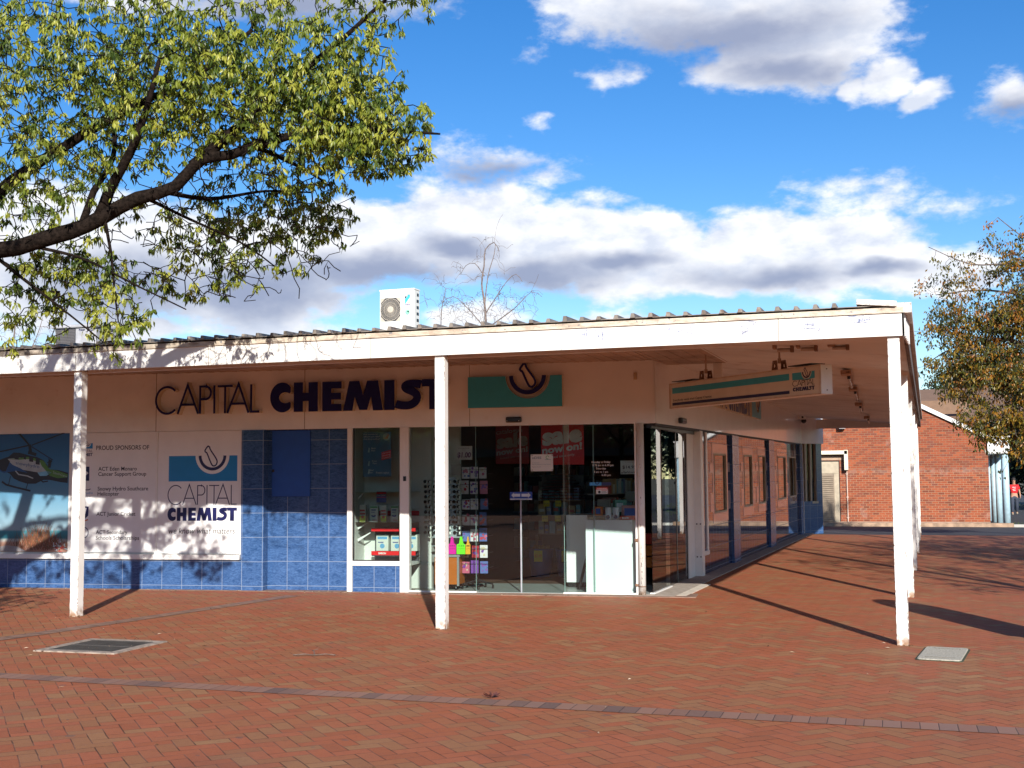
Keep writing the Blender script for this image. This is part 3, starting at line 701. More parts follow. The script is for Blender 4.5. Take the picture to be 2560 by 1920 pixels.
mb = MB(); mb.box(7.33, 7.36, -.02, .1, 0, BT-.03); mb.box(12.8, 12.84, -.02, .1, 0, BT-.03); mb.box(19.1,19.13,-.07,.1,0,BT-.03); side(mb, 'metal_trim', WHITE, sh=True)
# interior shell, roof slab
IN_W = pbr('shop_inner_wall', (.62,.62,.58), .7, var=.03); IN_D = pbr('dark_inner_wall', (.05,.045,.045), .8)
mb = MB()
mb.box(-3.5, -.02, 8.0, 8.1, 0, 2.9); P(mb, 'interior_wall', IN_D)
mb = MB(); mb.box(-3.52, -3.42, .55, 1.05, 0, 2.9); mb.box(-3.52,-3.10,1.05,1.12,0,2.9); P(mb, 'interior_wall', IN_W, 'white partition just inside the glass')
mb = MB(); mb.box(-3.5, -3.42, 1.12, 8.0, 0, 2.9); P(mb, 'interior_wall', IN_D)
mb = MB(); mb.box(-12, -.1, .16, 14, 2.72, 2.8); P(mb, 'interior_ceiling', pbr('shop_ceiling', (.30,.30,.29), .8))
mb = MB(); mb.box(-12, -.02, .2, 14, -.2, .010); P(mb, 'floor', pbr('shop_vinyl', (.13,.075,.055), .45, var=.1))
mb = MB(); mb.box(-3.6,-.1,.06,1.55,.0,.016)
for x in (-2.9, -2.1, -1.3): mb.xf(lambda a,b,c: (a,b,c))
P(mb, 'floor', pbr('entry_vinyl', (.33,.36,.35), .35, var=.06), 'grey green vinyl just inside the doors')
mb = MB(); mb.box(-4.56, -3.52, .62, .70, .0, 2.7); mb.box(-4.56,-4.50,.16,.62,0,2.7); P(mb, 'display_case_back', IN_W)
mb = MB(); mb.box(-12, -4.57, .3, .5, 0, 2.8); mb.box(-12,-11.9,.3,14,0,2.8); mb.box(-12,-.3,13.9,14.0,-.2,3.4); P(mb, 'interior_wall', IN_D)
mb = MB(); mb.box(-4.50, -3.60, .06, .62, .385, .42); P(mb, 'display_case_floor', WHITE)
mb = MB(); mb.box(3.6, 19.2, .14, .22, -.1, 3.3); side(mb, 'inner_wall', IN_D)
mb = MB(); mb.box(-.2, 20.1, .25, 16, 3.36, 3.40); side(mb, 'roof_slab', ROOFM)
mb = MB(); mb.box(19.3, 20.1, .3, 16, -.2, 3.36); side(mb, 'rear_wall', BEIGE)
# raised roof behind that carries the plant
mb = MB(); mb.box(-26, -5.5, 10.5, 11, 3.4, 4.75); mb.box(-26, -5.5, 11, 24, 4.70, 4.8); mb.box(-26,-12,6,6.2,-.2,4.4); P(mb, 'plant_deck', ROOFM)

# ------------------------------------------------------------------ canopy
can = thing('canopy', 'white veranda canopy with a flaking fascia and corrugated roof on square posts', 'canopy', (0,0,0), 'W')
FZ0, FZ1 = 3.02, 3.245
mb = MB(); mb.box(-22, .165, -.045, -.015, FZ0, FZ1)
part(mb, 'fascia_board', FASCIA, can)
mb = MB()
for x in (-9.62, -7.72, -5.25-.35, -3.35, -1.05): mb.box(x-.004, x+.004, -.0462, -.045, FZ0, FZ1)
for x in (-11.4,): mb.box(x-.004, x+.004, -.0462, -.045, FZ0, FZ1)
part(mb, 'board_joint', pbr('joint_line', (.30,.27,.23), .8), can)  # thin dark lines laid on the face at the board joints
# square patches of scratched lines where notices were
rg = random.Random(3)
mb = MB()
for px, wd in ((-3.85,.30),(-3.0,.30),(-2.05,.30),(-1.38,.26),(-.78,.26),(-.27,.24),(-4.6,.2)):
    cz = FZ0+.135; h = .16
    for k in range(26 if px > -3.5 else 9):
        a = Vector((px + rg.uniform(-.5,.5)*wd, cz + rg.uniform(-.5,.5)*h)); P_ = [tuple(a)]
        ver = rg.random() < .5
        for q in range(rg.randint(2, 4)):
            st = rg.uniform(.02, .05); a = a + (Vector((rg.uniform(-.006,.006), st)) if ver else Vector((st, rg.uniform(-.008,.008))))
            if rg.random() < .25: ver = not ver
            if abs(a.x-px) < wd*.55 and abs(a.y-cz) < h*.55: P_.append(tuple(a))
        if len(P_) > 1: mb.stroke(P_, rg.uniform(.002,.0045), -.0468, -.0450)
part(mb, 'scratched_paint', pbr('bluish_scratches', (.20,.24,.40), .8), can)
mb = MB(); mb.box(-22, .16, -.065, -.0155, FZ1+.002, FZ1+.056); part(mb, 'gutter_strip', STRIP, can)
# east fascia, ribbed, flaring a little at the corner
mb = MB(); n = 12
for k in range(n):
    y0 = -.045 + k*.93/n; y1 = y0 + .93/n; d = .012 if k % 2 else 0
    x0 = .166 + (.195-.166)*k/n + d; mb.box(x0-.02, x0, y0, y1, FZ0, FZ1+.02-.02*k/n)
part(mb, 'ribbed_fascia', pbr('grey_white_ribs', (.55,.54,.53), .5, var=.1), can)
mb = MB(); mb.box(.15, .19, .885, 24.3, FZ0, FZ1); part(mb, 'fascia_board', pbr('painted_dark_edge', (.12,.10,.09), .8, var=.4), can, 'dark coloured side fascia')  # the edge only looks dark; that darkness is painted into the colour
mb = MB(); mb.box(-3.2,.19,24.2,24.3,3.03,3.3); part(mb, 'end_fascia', SOFFIT, can)
mb = MB(); mb.box(.10, .24, -.06, 24.3, FZ1+.0, FZ1+.10); part(mb, 'side_capping', pbr('chalky_capping', (.62,.58,.52), .7, var=.2, scale=14, dirt=((.2,.16,.13), .55,.7, 25)), can)
cp = Matrix.Rotation(R(5.5), 3, 'Y')
mb = MB(); mb.cbox((-.09, .0, 3.352), (.19, .10, .028), cp); part(mb, 'corner_capping', pbr('chalky_cap', (.60,.57,.52), .7, var=.25, scale=22, dirt=((.2,.18,.16), .55,.7, 40)), can, bevel=.004)
# roof sheet with trapezoid ribs running back
mb = MB(); mb.add([(-22,-.075,3.326),(.10,-.075,3.326),(.10,5.2,3.42),(-22,5.2,3.42)], [(0,1,2,3)]); mb.add([(-3.35,5.2,3.42),(.14,5.2,3.42),(.14,24.2,3.42),(-3.35,24.2,3.42)], [(0,1,2,3)]); mb.box(-22,.10,-.075,-.06,3.318,3.326)
rg = random.Random(8)
x = -22.0; bend = 0
while x < -.32:
    h = .043 + rg.uniform(-.007, .007); hx = rg.uniform(-.004, .004)
    if rg.random() < .05: h += .014
    y1 = 5.2 if x < -3.3 else 24.0
    y0 = -.085 + rg.uniform(-.012, .012)
    y1 = 5.2; q = 3.424; vs = [(x-.026,y0,3.324),(x-.016+hx,y0,3.324+h),(x+.016+hx,y0,3.324+h),(x+.028,y0,3.324),(x-.030,y1,q-.01),(x-.013,y1,q+.045),(x+.013,y1,q+.045),(x+.030,y1,q-.01)]
    mb.add(vs, [(0,1,5,4),(1,2,6,5),(2,3,7,6),(0,3,2,1),(4,5,6,7)], 0)
    x += .187
part(mb, 'roof_sheet', ROOFM, can)
mb = MB()
for k in range(110):
    x = -21 + k*.187; mb.box(x-.05, x+.02, -.01, 5.0, 3.297, 3.306)
mb.box(-22, .1, -.012, 5.2, 3.302, 3.3075)
part(mb, 'roof_underside', pbr('stained_underside', (.40,.30,.24), .8, var=.25, scale=2), can)
mb = MB(); mb.box(-22,.1,1.9,2.0,3.19,3.30); mb.box(-22,.12,-.014,.03,3.03,3.28); part(mb, 'beam', SOFFIT, can)
# sloping plastered soffit on the east side
mb = MB(); mb.add([(-3.35,2.9,3.39),(.14,2.9,3.07),(.14,24.2,3.07),(-3.35,24.2,3.39),(-3.35,2.9,3.42),(.14,2.9,3.28),(.14,24.2,3.28),(-3.35,24.2,3.42)], [(0,3,2,1),(0,1,5,4),(3,7,6,2),(4,5,6,7),(1,2,6,5),(0,4,7,3)])
mb.add([(-3.1,.03,3.275),(.14,.03,3.20),(.14,2.9,3.07),(-3.3,2.9,3.375)], [(0,3,2,1)]); mb.add([(-3.1,.03,3.275),(-3.3,2.9,3.375),(-3.35,4.3,3.385),(-3.32,4.3,3.295),(-3.1,.03,3.27)], [(0,1,2,3,4)])
part(mb, 'soffit', SOFFIT, can)
mb = MB()
rg = random.Random(6)
def run(P_, r): mb.tube(P_, r, 6)
run([(-7.2,1.2,3.28),(-5.2,1.3,3.27),(-5.1,1.35,3.28)], .014); run([(-3.9,1.2,3.27),(-1.9,1.3,3.26)], .014); mb.box(-3.93,-3.88,1.17,1.23,3.2,3.30); mb.box(-1.93,-1.88,1.27,1.33,3.2,3.30)
mb.box(-7.23,-7.18,1.17,1.23,3.22,3.30); mb.box(-5.12,-5.07,1.32,1.38,3.22,3.30)
part(mb, 'conduit', pbr('painted_conduit', (.45,.33,.26), .6, var=.2), can)
# posts
PS = [(-.0,0),(-4.8375,0),(-9.675,0),(-14.51,0)] + [(0,4.94*k) for k in (1,2,3,4)] + [(0,22.9)]
pm = None
for k, (px, py) in enumerate(PS):
    if pm is None:
        mb = MB(); mb.box(-.058,.058,-.058,.058,0,3.02); pm = mb.build('post', POSTM, can, off=(0,0,0), bevel=.006); o = pm
    else: o = pm.copy(); COL.objects.link(o); o.parent = can
    o.location = (px+.058, py+.058, 0); o.rotation_euler = (0,0, (k % 4)*math.pi/2)
o = None
mb = MB()
for k, (px, py) in enumerate(PS[:4]): mb.box(px-.0, px+.116, py, py+.116, 3.02, 3.10)
part(mb, 'post_head', RUST, can)
mb = MB()
for z in (.95, 1.08): 
    rr = [(.012*math.cos(a)-4.775-.0, .012*math.sin(a)+z-.2+.0) for a in [q*.6 for q in range(11)]]
    mb.stroke(rr, .003, -.0012, .0005)
part(mb, 'pen_mark', pbr('blue_pen', (.05,.09,.3), .6), can)
# ------------------------------------------------------------------ lettering shapes
def arc(cx, cz, rx, rz, a0, a1, n=20): return [(cx+rx*math.cos(R(a0+(a1-a0)*k/n)), cz+rz*math.sin(R(a0+(a1-a0)*k/n))) for k in range(n+1)]
def thin_letters(x0, x1, z0, h, wd):
    """CAPITAL in thin even strokes; returns per letter a list of polylines, laid out as on the sign"""
    W = x1 - x0; w = wd/2
    X = lambda f: x0 + f*W
    zt = z0 + h - w; zb = z0 + w
    L = []
    L.append([arc(X(.118), z0+h/2, .118*W-w, h/2*1.03-w, 44, 316, 30)])
    L.append([[(X(.221), z0), (X(.316), z0+h*1.03), (X(.418), z0)], [(X(.255), z0+h*.33), (X(.385), z0+h*.33)]])
    L.append([[(X(.437), z0), (X(.437), z0+h)], [(X(.437), zt), (X(.49), zt)] + arc(X(.49), z0+h*.735, .055*W-w*.5, h*.265-w, 90, -90, 14) + [(X(.437), z0+h*.47+w)]])
    L.append([[(X(.573), z0), (X(.573), z0+h)]])
    L.append([[(X(.603), zt), (X(.748), zt)], [(X(.675), z0), (X(.675), z0+h)]])
    L.append([[(X(.698), z0), (X(.803), z0+h*1.03), (X(.898), z0)], [(X(.738), z0+h*.33), (X(.865), z0+h*.33)]])
    L.append([[(X(.922), z0+h), (X(.922), zb), (X(1.0), zb)]])
    return L
def bold_letters(x0, x1, z0, h):
    """CHEMIST in heavy shapes: list of letters, each a list of ('poly'|'stroke', points, width)"""
    W = x1 - x0; X = lambda f: x0 + f*W; Z = lambda f: z0 + f*h
    q = lambda pts: [(X(a), Z(b)) for a, b in pts]
    cx = .064; L = []
    o1 = arc(X(.070), Z(.5), .070*W, .51*h, 42, 318, 30); i1 = arc(X(.088), Z(.49), .036*W, .185*h, 318-8, 42+8, 16)
    xr = X(.120)
    o1 = [(min(a, xr), b) for a, b in o1]; i1 = [(min(a, xr), b) for a, b in i1]
    L.append([('poly', [(xr, o1[0][1])] + o1 + [(xr, o1[-1][1])] + [(xr, Z(.31))] + i1 + [(xr, Z(.68))])])
    L.append([('poly', q([(.137,0),(.137,1),(.190,1),(.190,.64),(.222,.64),(.222,1),(.276,1),(.276,0),(.222,0),(.222,.36),(.190,.36),(.190,0)]))])
    L.append([('poly', q([(.301,0),(.301,1),(.412,1),(.412,.76),(.354,.76),(.354,.62),(.408,.62),(.408,.39),(.354,.39),(.354,.24),(.412,.24),(.412,0)]))])
    L.append([('poly', q([(.420,0),(.455,1),(.512,1),(.533,.52),(.556,1),(.618,1),(.645,0),(.589,0),(.578,.46),(.556,.02),(.512,.02),(.486,.46),(.473,0)]))])
    L.append([('poly', q([(.652,0),(.652,1),(.710,1),(.710,0)]))])
    s = [(.858,.83),(.838,.865),(.805,.868),(.778,.84),(.766,.77),(.776,.69),(.806,.62),(.830,.53),(.838,.40),(.826,.25),(.800,.155),(.768,.135),(.736,.16),(.718,.205)]
    # smooth the S
    P_ = [Vector((X(a), Z(b))) for a, b in s]
    for _ in range(2):
        Q = [P_[0]]
        for i in range(len(P_)-1): Q += [P_[i]*.75+P_[i+1]*.25, P_[i]*.25+P_[i+1]*.75]
        P_ = Q + [P_[-1]]
    L.append([('stroke', [tuple(p) for p in P_], .272*h)])
    L.append([('poly', q([(.862,.76),(.862,1),(1.0,1),(1.0,.76),(.960,.76),(.960,0),(.902,0),(.902,.76)]))])
    return L
def pestle(x, z, s):      # outline of the pestle, unit about the bowl's radius
    pts = [(-.44,1.02),(-.50,1.12),(-.46,1.20),(-.24,1.42),(-.16,1.44),(-.08,1.34),(-.07,1.20),(.03,.98),(.22,.62),(.34,.34),(.36,.16),(.26,-.02),(.10,-.10),(-.04,-.06),(-.12,.08),(-.22,.42),(-.33,.86),(-.37,.98)]
    ca, sa = math.cos(R(9)), math.sin(R(9)); pts = [(a*ca-(b-.62)*sa, a*sa+(b-.62)*ca+.62) for a, b in pts]
    P_ = [Vector((x+a*s, z+(b-.62)*s)) for a, b in pts]
    Q = []
    for i in range(len(P_)): a, b = P_[i], P_[(i+1) % len(P_)]; Q += [a*.75+b*.25, a*.25+b*.75]
    return [tuple(p) for p in Q]
def block_with_bowl(x0, x1, z0, z1, cx, r):      # rectangle with a half round bitten out of its top
    return [(x0,z0),(x1,z0),(x1,z1),(cx+r,z1)] + arc(cx, z1, r, r, 0, -180, 28)[1:] + [(x0,z1)]
def emblem(mb, x0, x1, z0, z1, cxf, rf, y, mi_block, mi_navy, thick=.002, rise=.0, pes=True):
    cx = x0 + (x1-x0)*cxf; r = (x1-x0)*rf
    mb.poly(block_with_bowl(x0, x1, z0, z1, cx, r), y, y+thick, mi_block, mi_block)
    rb = r*.73; mb.stroke(arc(cx, z1, rb, rb, 180, 360, 28), r*.165, y-rise, y-rise+thick, mi_navy, mi_navy)
    mb.stroke(pestle(cx-.03*r, z1-r*.055, r*.74), r*.075, y-rise, y-rise+thick, mi_navy, mi_navy, closed=True)

def wall_sign(fr, xo, zo, slope, lab1, lab2, inn):
    """raised letters and the emblem box, xo/zo shift them along the band"""
    loc = (-7.0+xo, -.1, 2.66+zo)
    t = thing('raised_lettering', lab1, 'lettering', loc, fr)
    F0 = -.115; Bk = .0
    for Ls in thin_letters(-7.62, -5.908, 2.662, .43, .034):
        mb = MB()
        for pl_ in Ls: mb.stroke([(x+xo, z+zo) for x, z in pl_], .034, F0, Bk, 0, 1)
        part(mb, 'letter', [NAVY, LETSIDE], t)
    for Ls in bold_letters(-5.735, -2.99, 2.662, .44):
        mb = MB()
        for it in Ls:
            pts = [(x+xo, z+zo) for x, z in it[1]]
            if it[0] == 'poly': mb.poly(pts, F0, Bk, 0, 1)
            else: mb.stroke(pts, it[2], F0, Bk, 0, 1)
        part(mb, 'letter', [NAVY, LETSIDE], t)
    loc = (-1.98+xo, -.1, 2.66+zo)
    e = thing('raised_emblem', lab2, 'sign', loc, fr)
    x0, x1, z0, z1 = -2.68+xo, -1.295+xo, 2.666+zo, 3.116+zo
    cx = x0 + (x1-x0)*.64; r = (x1-x0)*.235
    mb = MB(); mb.poly(block_with_bowl(x0, x1, z0, z1, cx, r*1.0), -.105, Bk, 0, 1); part(mb, 'emblem_block', [TEAL, LETSIDE], e)
    mb = MB(); mb.stroke(arc(cx, z1+.002, r*.74, r*.74, 180, 360, 30), r*.19, -.12, Bk, 0, 1); part(mb, 'mortar_bowl', [NAVY, LETSIDE], e)
    mb = MB(); op = pestle(cx+.02, z1-.005, r*.70); mb.poly(op, -.112, Bk, 0, 0); mb.stroke(op, .032, -.125, Bk, 1, 0, closed=True); part(mb, 'pestle', [LETSIDE, NAVY], e)
    return t, e
wall_sign('F', 0, 0, 0, 'raised shop name letters with navy faces on the front band, behind the middle post', 'raised teal block with mortar and pestle emblem above the sliding doors', 0)
wall_sign('S', 11.60, .235, 0, 'raised shop name letters on the side wall band, half hidden by the hanging sign', 'raised teal emblem block on the side wall band beyond the hanging sign', 0)

# ------------------------------------------------------------------ boards in the left windows
t = thing('poster_board', 'white board with blue mortar emblem and slogan, left of the tiled pier', 'sign board', (-6.93,-.0,.54), 'F')
mb = MB(); mb.box(-7.622,-6.264,.012,.03,.545,2.405); part(mb, 'board', WHITE_D, t)
mb = MB(); emblem(mb, -7.44, -6.312, 1.64, 2.028, .638, .247, .0105, 0, 1, .0012)
part(mb, 'emblem', [SKYBL, NAVY_P], t)
mb = MB()
for Ls in thin_letters(-7.455, -6.318, 1.284, .298, .0145):
    for pl_ in Ls: mb.stroke(pl_, .0145, .0105, .0118)
for Ls in bold_letters(-7.452, -6.312, 1.040, .20):
    for it in Ls:
        if it[0] == 'poly': mb.poly(it[1], .0105, .0118)
        else: mb.stroke(it[1], it[2], .0105, .0118)
part(mb, 'lettering', NAVY_P, t)
mb = MB(); text_mb(mb, 'we know what matters', -7.43, .848, .011, wd=1.09, h=.088, shear=.2, bold=.0); part(mb, 'slogan', BLACK_P, t)
t = thing('sponsor_board', 'white sponsors board with black lettering, partly behind the left post', 'sign board', (-8.33,0,.54), 'F')
mb = MB(); mb.box(-9.033,-7.662,.012,.03,.56,2.405); part(mb, 'board', WHITE_D, t)
mb = MB()
for s_, x, z, wd in (('PROUD SPONSORS OF', -8.675, 2.137, .90), ('ACT Eden Monaro', -8.632, 1.815, .655), ('Cancer Support Group', -8.632, 1.735, .815), ('Snowy Hydro Southcare', -8.637, 1.508, .855), ('Helicopter', -8.637, 1.430, .365), ('ACT Junior Cricket', -8.650, 1.120, .66), ('ACT Secondary', -8.655, .838, .535), ('Schools Scholarships', -8.655, .752, .735)):
    text_mb(mb, s_, x, z, .011, wd=wd, h=.058 if s_[0] != 'P' else .066, bold=.012)
part(mb, 'lettering', BLACK_P, t)
mb = MB(); emblem(mb, -8.98, -8.735, 2.16, 2.245, .638, .247, .0105, 0, 1, .001)
text_mb(mb, 'CAPITAL', -8.98, 2.105, .0105, wd=.245, h=.04, mi=1, bold=-.01); text_mb(mb, 'CHEMIST', -8.98, 2.045, .0105, wd=.245, h=.045, mi=1, bold=.03)
mb.box(-8.97,-8.785,.0105,.0115,1.66,1.88,1); mb.poly([(-8.90,1.70),(-8.80,1.78),(-8.90,1.86),(-8.88,1.78)], .0098,.0104,2,2)
mb.stroke([(-8.95,1.56),(-8.86,1.52),(-8.79,1.52),(-8.76,1.535)], .012, .0105,.0115,1,1); text_mb(mb, 'snowyhydro', -9.0, 1.455, .0105, wd=.28, h=.035, mi=0); text_mb(mb, 'SouthCare', -8.95, 1.405, .0105, wd=.19, h=.022, mi=1)
mb.poly([(-8.95,1.10),(-8.86,1.06),(-8.79,1.12),(-8.785,1.26),(-8.95,1.28)], .0105,.0115,1,1); mb.stroke([(-8.92,1.07),(-8.84,1.045),(-8.79,1.06)], .02, .0098,.0104,3,3); mb.poly([(-8.88,1.15),(-8.84,1.15),(-8.82,1.24),(-8.89,1.24)], .0098,.0104,2,2)
mb.stroke(arc(-8.87,.86,.085,.085,0,360,24), .014, .0105,.0115,1,1); text_mb(mb, 'ACT Secondary Schools', -8.97, .715, .0105, wd=.22, h=.012, mi=1)
part(mb, 'sponsor_emblems', [SKYBL, NAVY_P, WHITE_D, pbr('orange_print', (.7,.18,.03), .5)], t)

# the photograph board: a rescue helicopter over a beach
def m_photo():
    m, nt, b = new_mat('beach_photo_print'); co = coords(nt); x, y, z = sep(nt, co)
    n = noise(nt, co, 3, 4)
    c = ramp(nt, (z + (n-.5)*.03) / 1.86, [(0,(.30,.16,.12)),(.075,(.34,.20,.15)),(.10,(.35,.42,.40)),(.115,(.02,.15,.20)),(.17,(.03,.22,.28)),(.185,(.24,.36,.42)),(.34,(.17,.32,.42)),(.55,(.07,.23,.38)),(.8,(.02,.13,.30)),(1,(.012,.08,.24))])
    nt.links.new(c.s, b.inputs['Base Color']); b.inputs['Roughness'].default_value = .3; return m
t = thing('photo_board', 'blue photographic board of a rescue helicopter above a beach, far left', 'poster', (-10.2,0,.56), 'F')
mb = MB(); mb.box(-11.6,-9.132,.014,.03,.56,2.405); bo = part(mb, 'print', m_photo(), t)
H_DK = pbr('print_black', (.012,.013,.016), .4); H_WH = pbr('print_grey_white', (.36,.42,.44), .4); H_GR = pbr('print_green', (.07,.20,.03), .4); H_BL = pbr('print_blue', (.01,.07,.22), .4); H_LG = pbr('print_light_blue', (.16,.42,.60), .4)
# helicopter outline points measured in the wall frame
def hz(u, v): return (-10.33 + u*.001435*1.0, 2.437 - v*.001285)      # photo sub-picture coordinates
def hp(mb, pts, y, mi): mb.poly([hz(a, b-100) for a, b in pts], y, y+.0006, mi, mi)
mb = MB()
hp(mb, [(-120,470),(0,430),(90,400),(150,350),(230,355),(330,385),(440,410),(520,450),(600,560),(700,570),(820,605),(818,730),(740,720),(600,690),(520,690),(430,735),(330,735),(230,705),(160,670),(110,610),(20,570),(-120,560)], .0118, 0)
hp(mb, [(0,450),(100,425),(230,415),(440,445),(520,480),(590,560),(560,600),(470,600),(330,575),(180,550),(100,540),(60,500)], .0110, 1)
hp(mb, [(470,455),(530,480),(600,560),(700,580),(815,625),(815,660),(700,670),(600,640),(560,585),(500,520)], .0104, 2)
hp(mb, [(95,430),(230,418),(330,405),(520,455),(560,500),(470,470),(330,432),(220,440)], .0102, 2)
hp(mb, [(-60,560),(60,480),(110,470),(140,500),(240,545),(330,600),(200,575),(90,590),(40,600)], .0104, 3)
hp(mb, [(450,600),(560,580),(620,600),(560,640),(480,640)], .0104, 4)
for a, b, c_, d in ((165,375,215,440),(278,380,305,440),(345,400,395,470),(425,430,475,505)): hp(mb, [(a,b),(c_,b+6),(c_,d),(a,d-8)], .0096, 0)
hp(mb, [(0,450),(80,430),(110,460),(60,580),(20,580),(-60,520)], .0096, 0)
for P_, w_ in (([(340,265),(0,335),(-140,350)],.022),([(370,265),(830,95)],.018),([(340,260),(165,60)],.03),([(370,280),(620,440)],.014),([(345,255),(360,350)],.05),([(330,350),(430,380)],.05),
               ([(15,705),(70,745),(200,780),(370,822)],.03),([(120,640),(100,740)],.012),([(335,730),(312,805)],.012),([(480,680),(520,715),(580,705)],.02),([(600,450),(590,540)],.05),([(575,430),(625,470)],.012),([(565,480),(635,440)],.012)):
    mb.stroke([hz(a, b-100) for a, b in P_], w_, .0092, .0098, 0, 0)
mb.stroke([hz(a, b-100) for a, b in [(180,575),(220,620),(330,640),(400,670)]], .018, .0088, .0091, 1, 1)
text_mb(mb, 'snowyhydro', hz(180,0)[0], hz(0,395)[1], .0088, wd=.42, h=.05, mi=3, slope=-.16); text_mb(mb, 'SouthCare', hz(640,0)[0], hz(0,510)[1], .0088, wd=.24, h=.035, mi=1, slope=-.28)
part(mb, 'helicopter_picture', [H_DK, H_WH, H_GR, H_BL, H_LG], t)
mb = MB(); rg = random.Random(2)
for k in range(420):
    x = rg.gauss(-9.62, .20); a = rg.uniform(-.7,.7); h = rg.uniform(.08,.36)*(1.1-abs(x+9.62)*.9)
    x = max(-10.3, min(-9.15, x)); zb = .58 + rg.uniform(0,.2)*max(0, 1-abs(x+9.6))
    xe = max(-10.4, min(-9.14, x+math.sin(a)*h))
    mb.add([(x-.004,.0105-rg.random()*.001,zb),(x+.004,.0105,zb),(xe,.0105,zb+h)], [(0,1,2)], rg.choice((0,0,1,2,0)))
for k in range(26):
    x = -9.35+rg.random()*.22; z = .565+rg.random()*.14; mb.stroke([(x,z),(x+rg.uniform(-.05,.05),z+rg.uniform(-.03,.04)),(x+rg.uniform(-.07,.07),z+rg.uniform(-.03,.05))], .012, .0088,.0092, rg.choice((3,3,4)), 3)
mb.poly([(-10.45,.565),(-10.45,.61),(-10.2,.66),(-10.0,.64),(-9.85,.565)], .0100,.0106,5,5)
part(mb, 'dune_grass_picture', [pbr('print_brown', (.13,.05,.025), .5), pbr('print_rust', (.30,.09,.035), .5), pbr('print_olive', (.09,.07,.02), .5), pbr('print_white', (.50,.62,.66), .5), pbr('print_red', (.30,.03,.03), .5), pbr('print_stone', (.28,.26,.26), .5)], t)

# ------------------------------------------------------------------ hanging sign
L0 = Vector((-3.06, 4.36)); L1 = Vector((-.81, 2.09)); ang = math.atan2(L1.y-L0.y, L1.x-L0.x); LEN = (L1-L0).length
t = thing('hanging_sign', 'long white box sign with teal and navy stripes hanging under the veranda', 'sign', (L0.x, L0.y, 2.605), 'W', ang, absolute=False); OFF[t.name] = (0,0,0)
SG = pbr('sign_face', (.66,.62,.54), .25, var=.04, coat=.3)
mb = MB(); mb.box(0, LEN, 0, .17, 0, .352); part(mb, 'box', WHITE, t, bevel=.006)
mb = MB(); mb.box(.03, LEN-.03, -.004, 0, .018, .334); part(mb, 'face_panel', SG, t)
mb = MB(); mb.box(.0,LEN,-.010,0.0,.336,.352); mb.box(.0,LEN,-.010,.0,0,.016); mb.box(0,.016,-.010,0,.016,.336); mb.box(LEN-.016,LEN,-.010,0,.016,.336); part(mb, 'edge_frame', pbr('stained_frame', (.55,.44,.34), .6, var=.15), t)
mb = MB(); mb.box(.07, 2.62, -.0065, -.0042, .205, .285, 0); mb.box(.07, 2.62, -.0065, -.0042, .040, .078, 1)
emblem(mb, 2.68, 3.09, .20, .285, .64, .23, -.0065, 0, 1, .0022)
for Ls in thin_letters(2.68, 3.085, .122, .068, .006):
    for pl_ in Ls: mb.stroke(pl_, .006, -.0065, -.0042, 2, 2)
for Ls in bold_letters(2.685, 3.085, .062, .047):
    for it in Ls:
        if it[0] == 'poly': mb.poly(it[1], -.0065, -.0042, 1, 1)
        else: mb.stroke(it[1], it[2], -.0065, -.0042, 1, 1)
text_mb(mb, 'Everybody needs their Capital Chemist', .09, .098, -.006, wd=.92, h=.030, mi=2, bold=.008)
part(mb, 'printing', [TEAL, NAVY_P, BLACK_P], t)
for x in (.76, 2.33):
    mb = MB(); mb.tube([(x,.085,.352+.11),(x,.085,.80)], .012, 8); mb.tube([(x,.085,.44),(x,.085,.50)], .022, 8)
    mb.box(x-.05,x+.05,.05,.12,.765,.79)
    rod = part(mb, 'hanger_rod', pbr('painted_rod', (.38,.27,.20), .7) if x < 1 else bpy.data.materials['painted_rod'], t)
    for sx, yy in ((-1, .045), (1, .125)):
        mb = MB()
        o_ = [(x-.085,.352),(x+.0-.01,.352),(x-.005,.47),(x-.06,.47)] if sx < 0 else [(x+.005,.352),(x+.085,.352),(x+.06,.47),(x+.005,.47)]
        c_ = (x+sx*.043, .41); ring = arc(c_[0], c_[1], .014, .019, 0, 360, 12)[:-1]
        # plate with a hole: fan between outline and ring
        mb.stroke([(x+sx*.04-.042*1,.36),(x+sx*.04+.04,.36),(x+sx*.035+.025,.46),(x+sx*.035-.028,.46)], .034, yy-.006, yy, 0, 0, closed=True)
        mb.stroke(arc(c_[0], c_[1], .026, .034, 0, 360, 14)[:-1], .022, yy-.0065, yy+.0005, 0, 0, closed=True)
        part(mb, 'bracket_plate', RUST, rod)
mb = MB(); mb.box(.08,.62,-.02,.19,.368,.378); mb.box(2.62,3.05,-.02,.19,.368,.378); mb.box(.3,.4,.05,.12,.352,.368); mb.box(2.8,2.9,.05,.12,.352,.368)
part(mb, 'top_plate', DARKPL, t)
mb = MB()
for z in (.05, .30): mb.lathe((LEN+.0003,.085,z), [(.008,0),(.008,.004)], 8, mat=Matrix.Rotation(R(90),3,'Y'))
part(mb, 'screw', RUST, t)
mb = MB(); mb.box(-2.56,-2.44,5.08,5.16,2.98,3.30); 
single(mb, 'junction_box', SOFFIT, 'small cream junction box hanging from the soffit behind the left rod', 'junction box', (-2.5,5.12,3.0), bevel=.01)

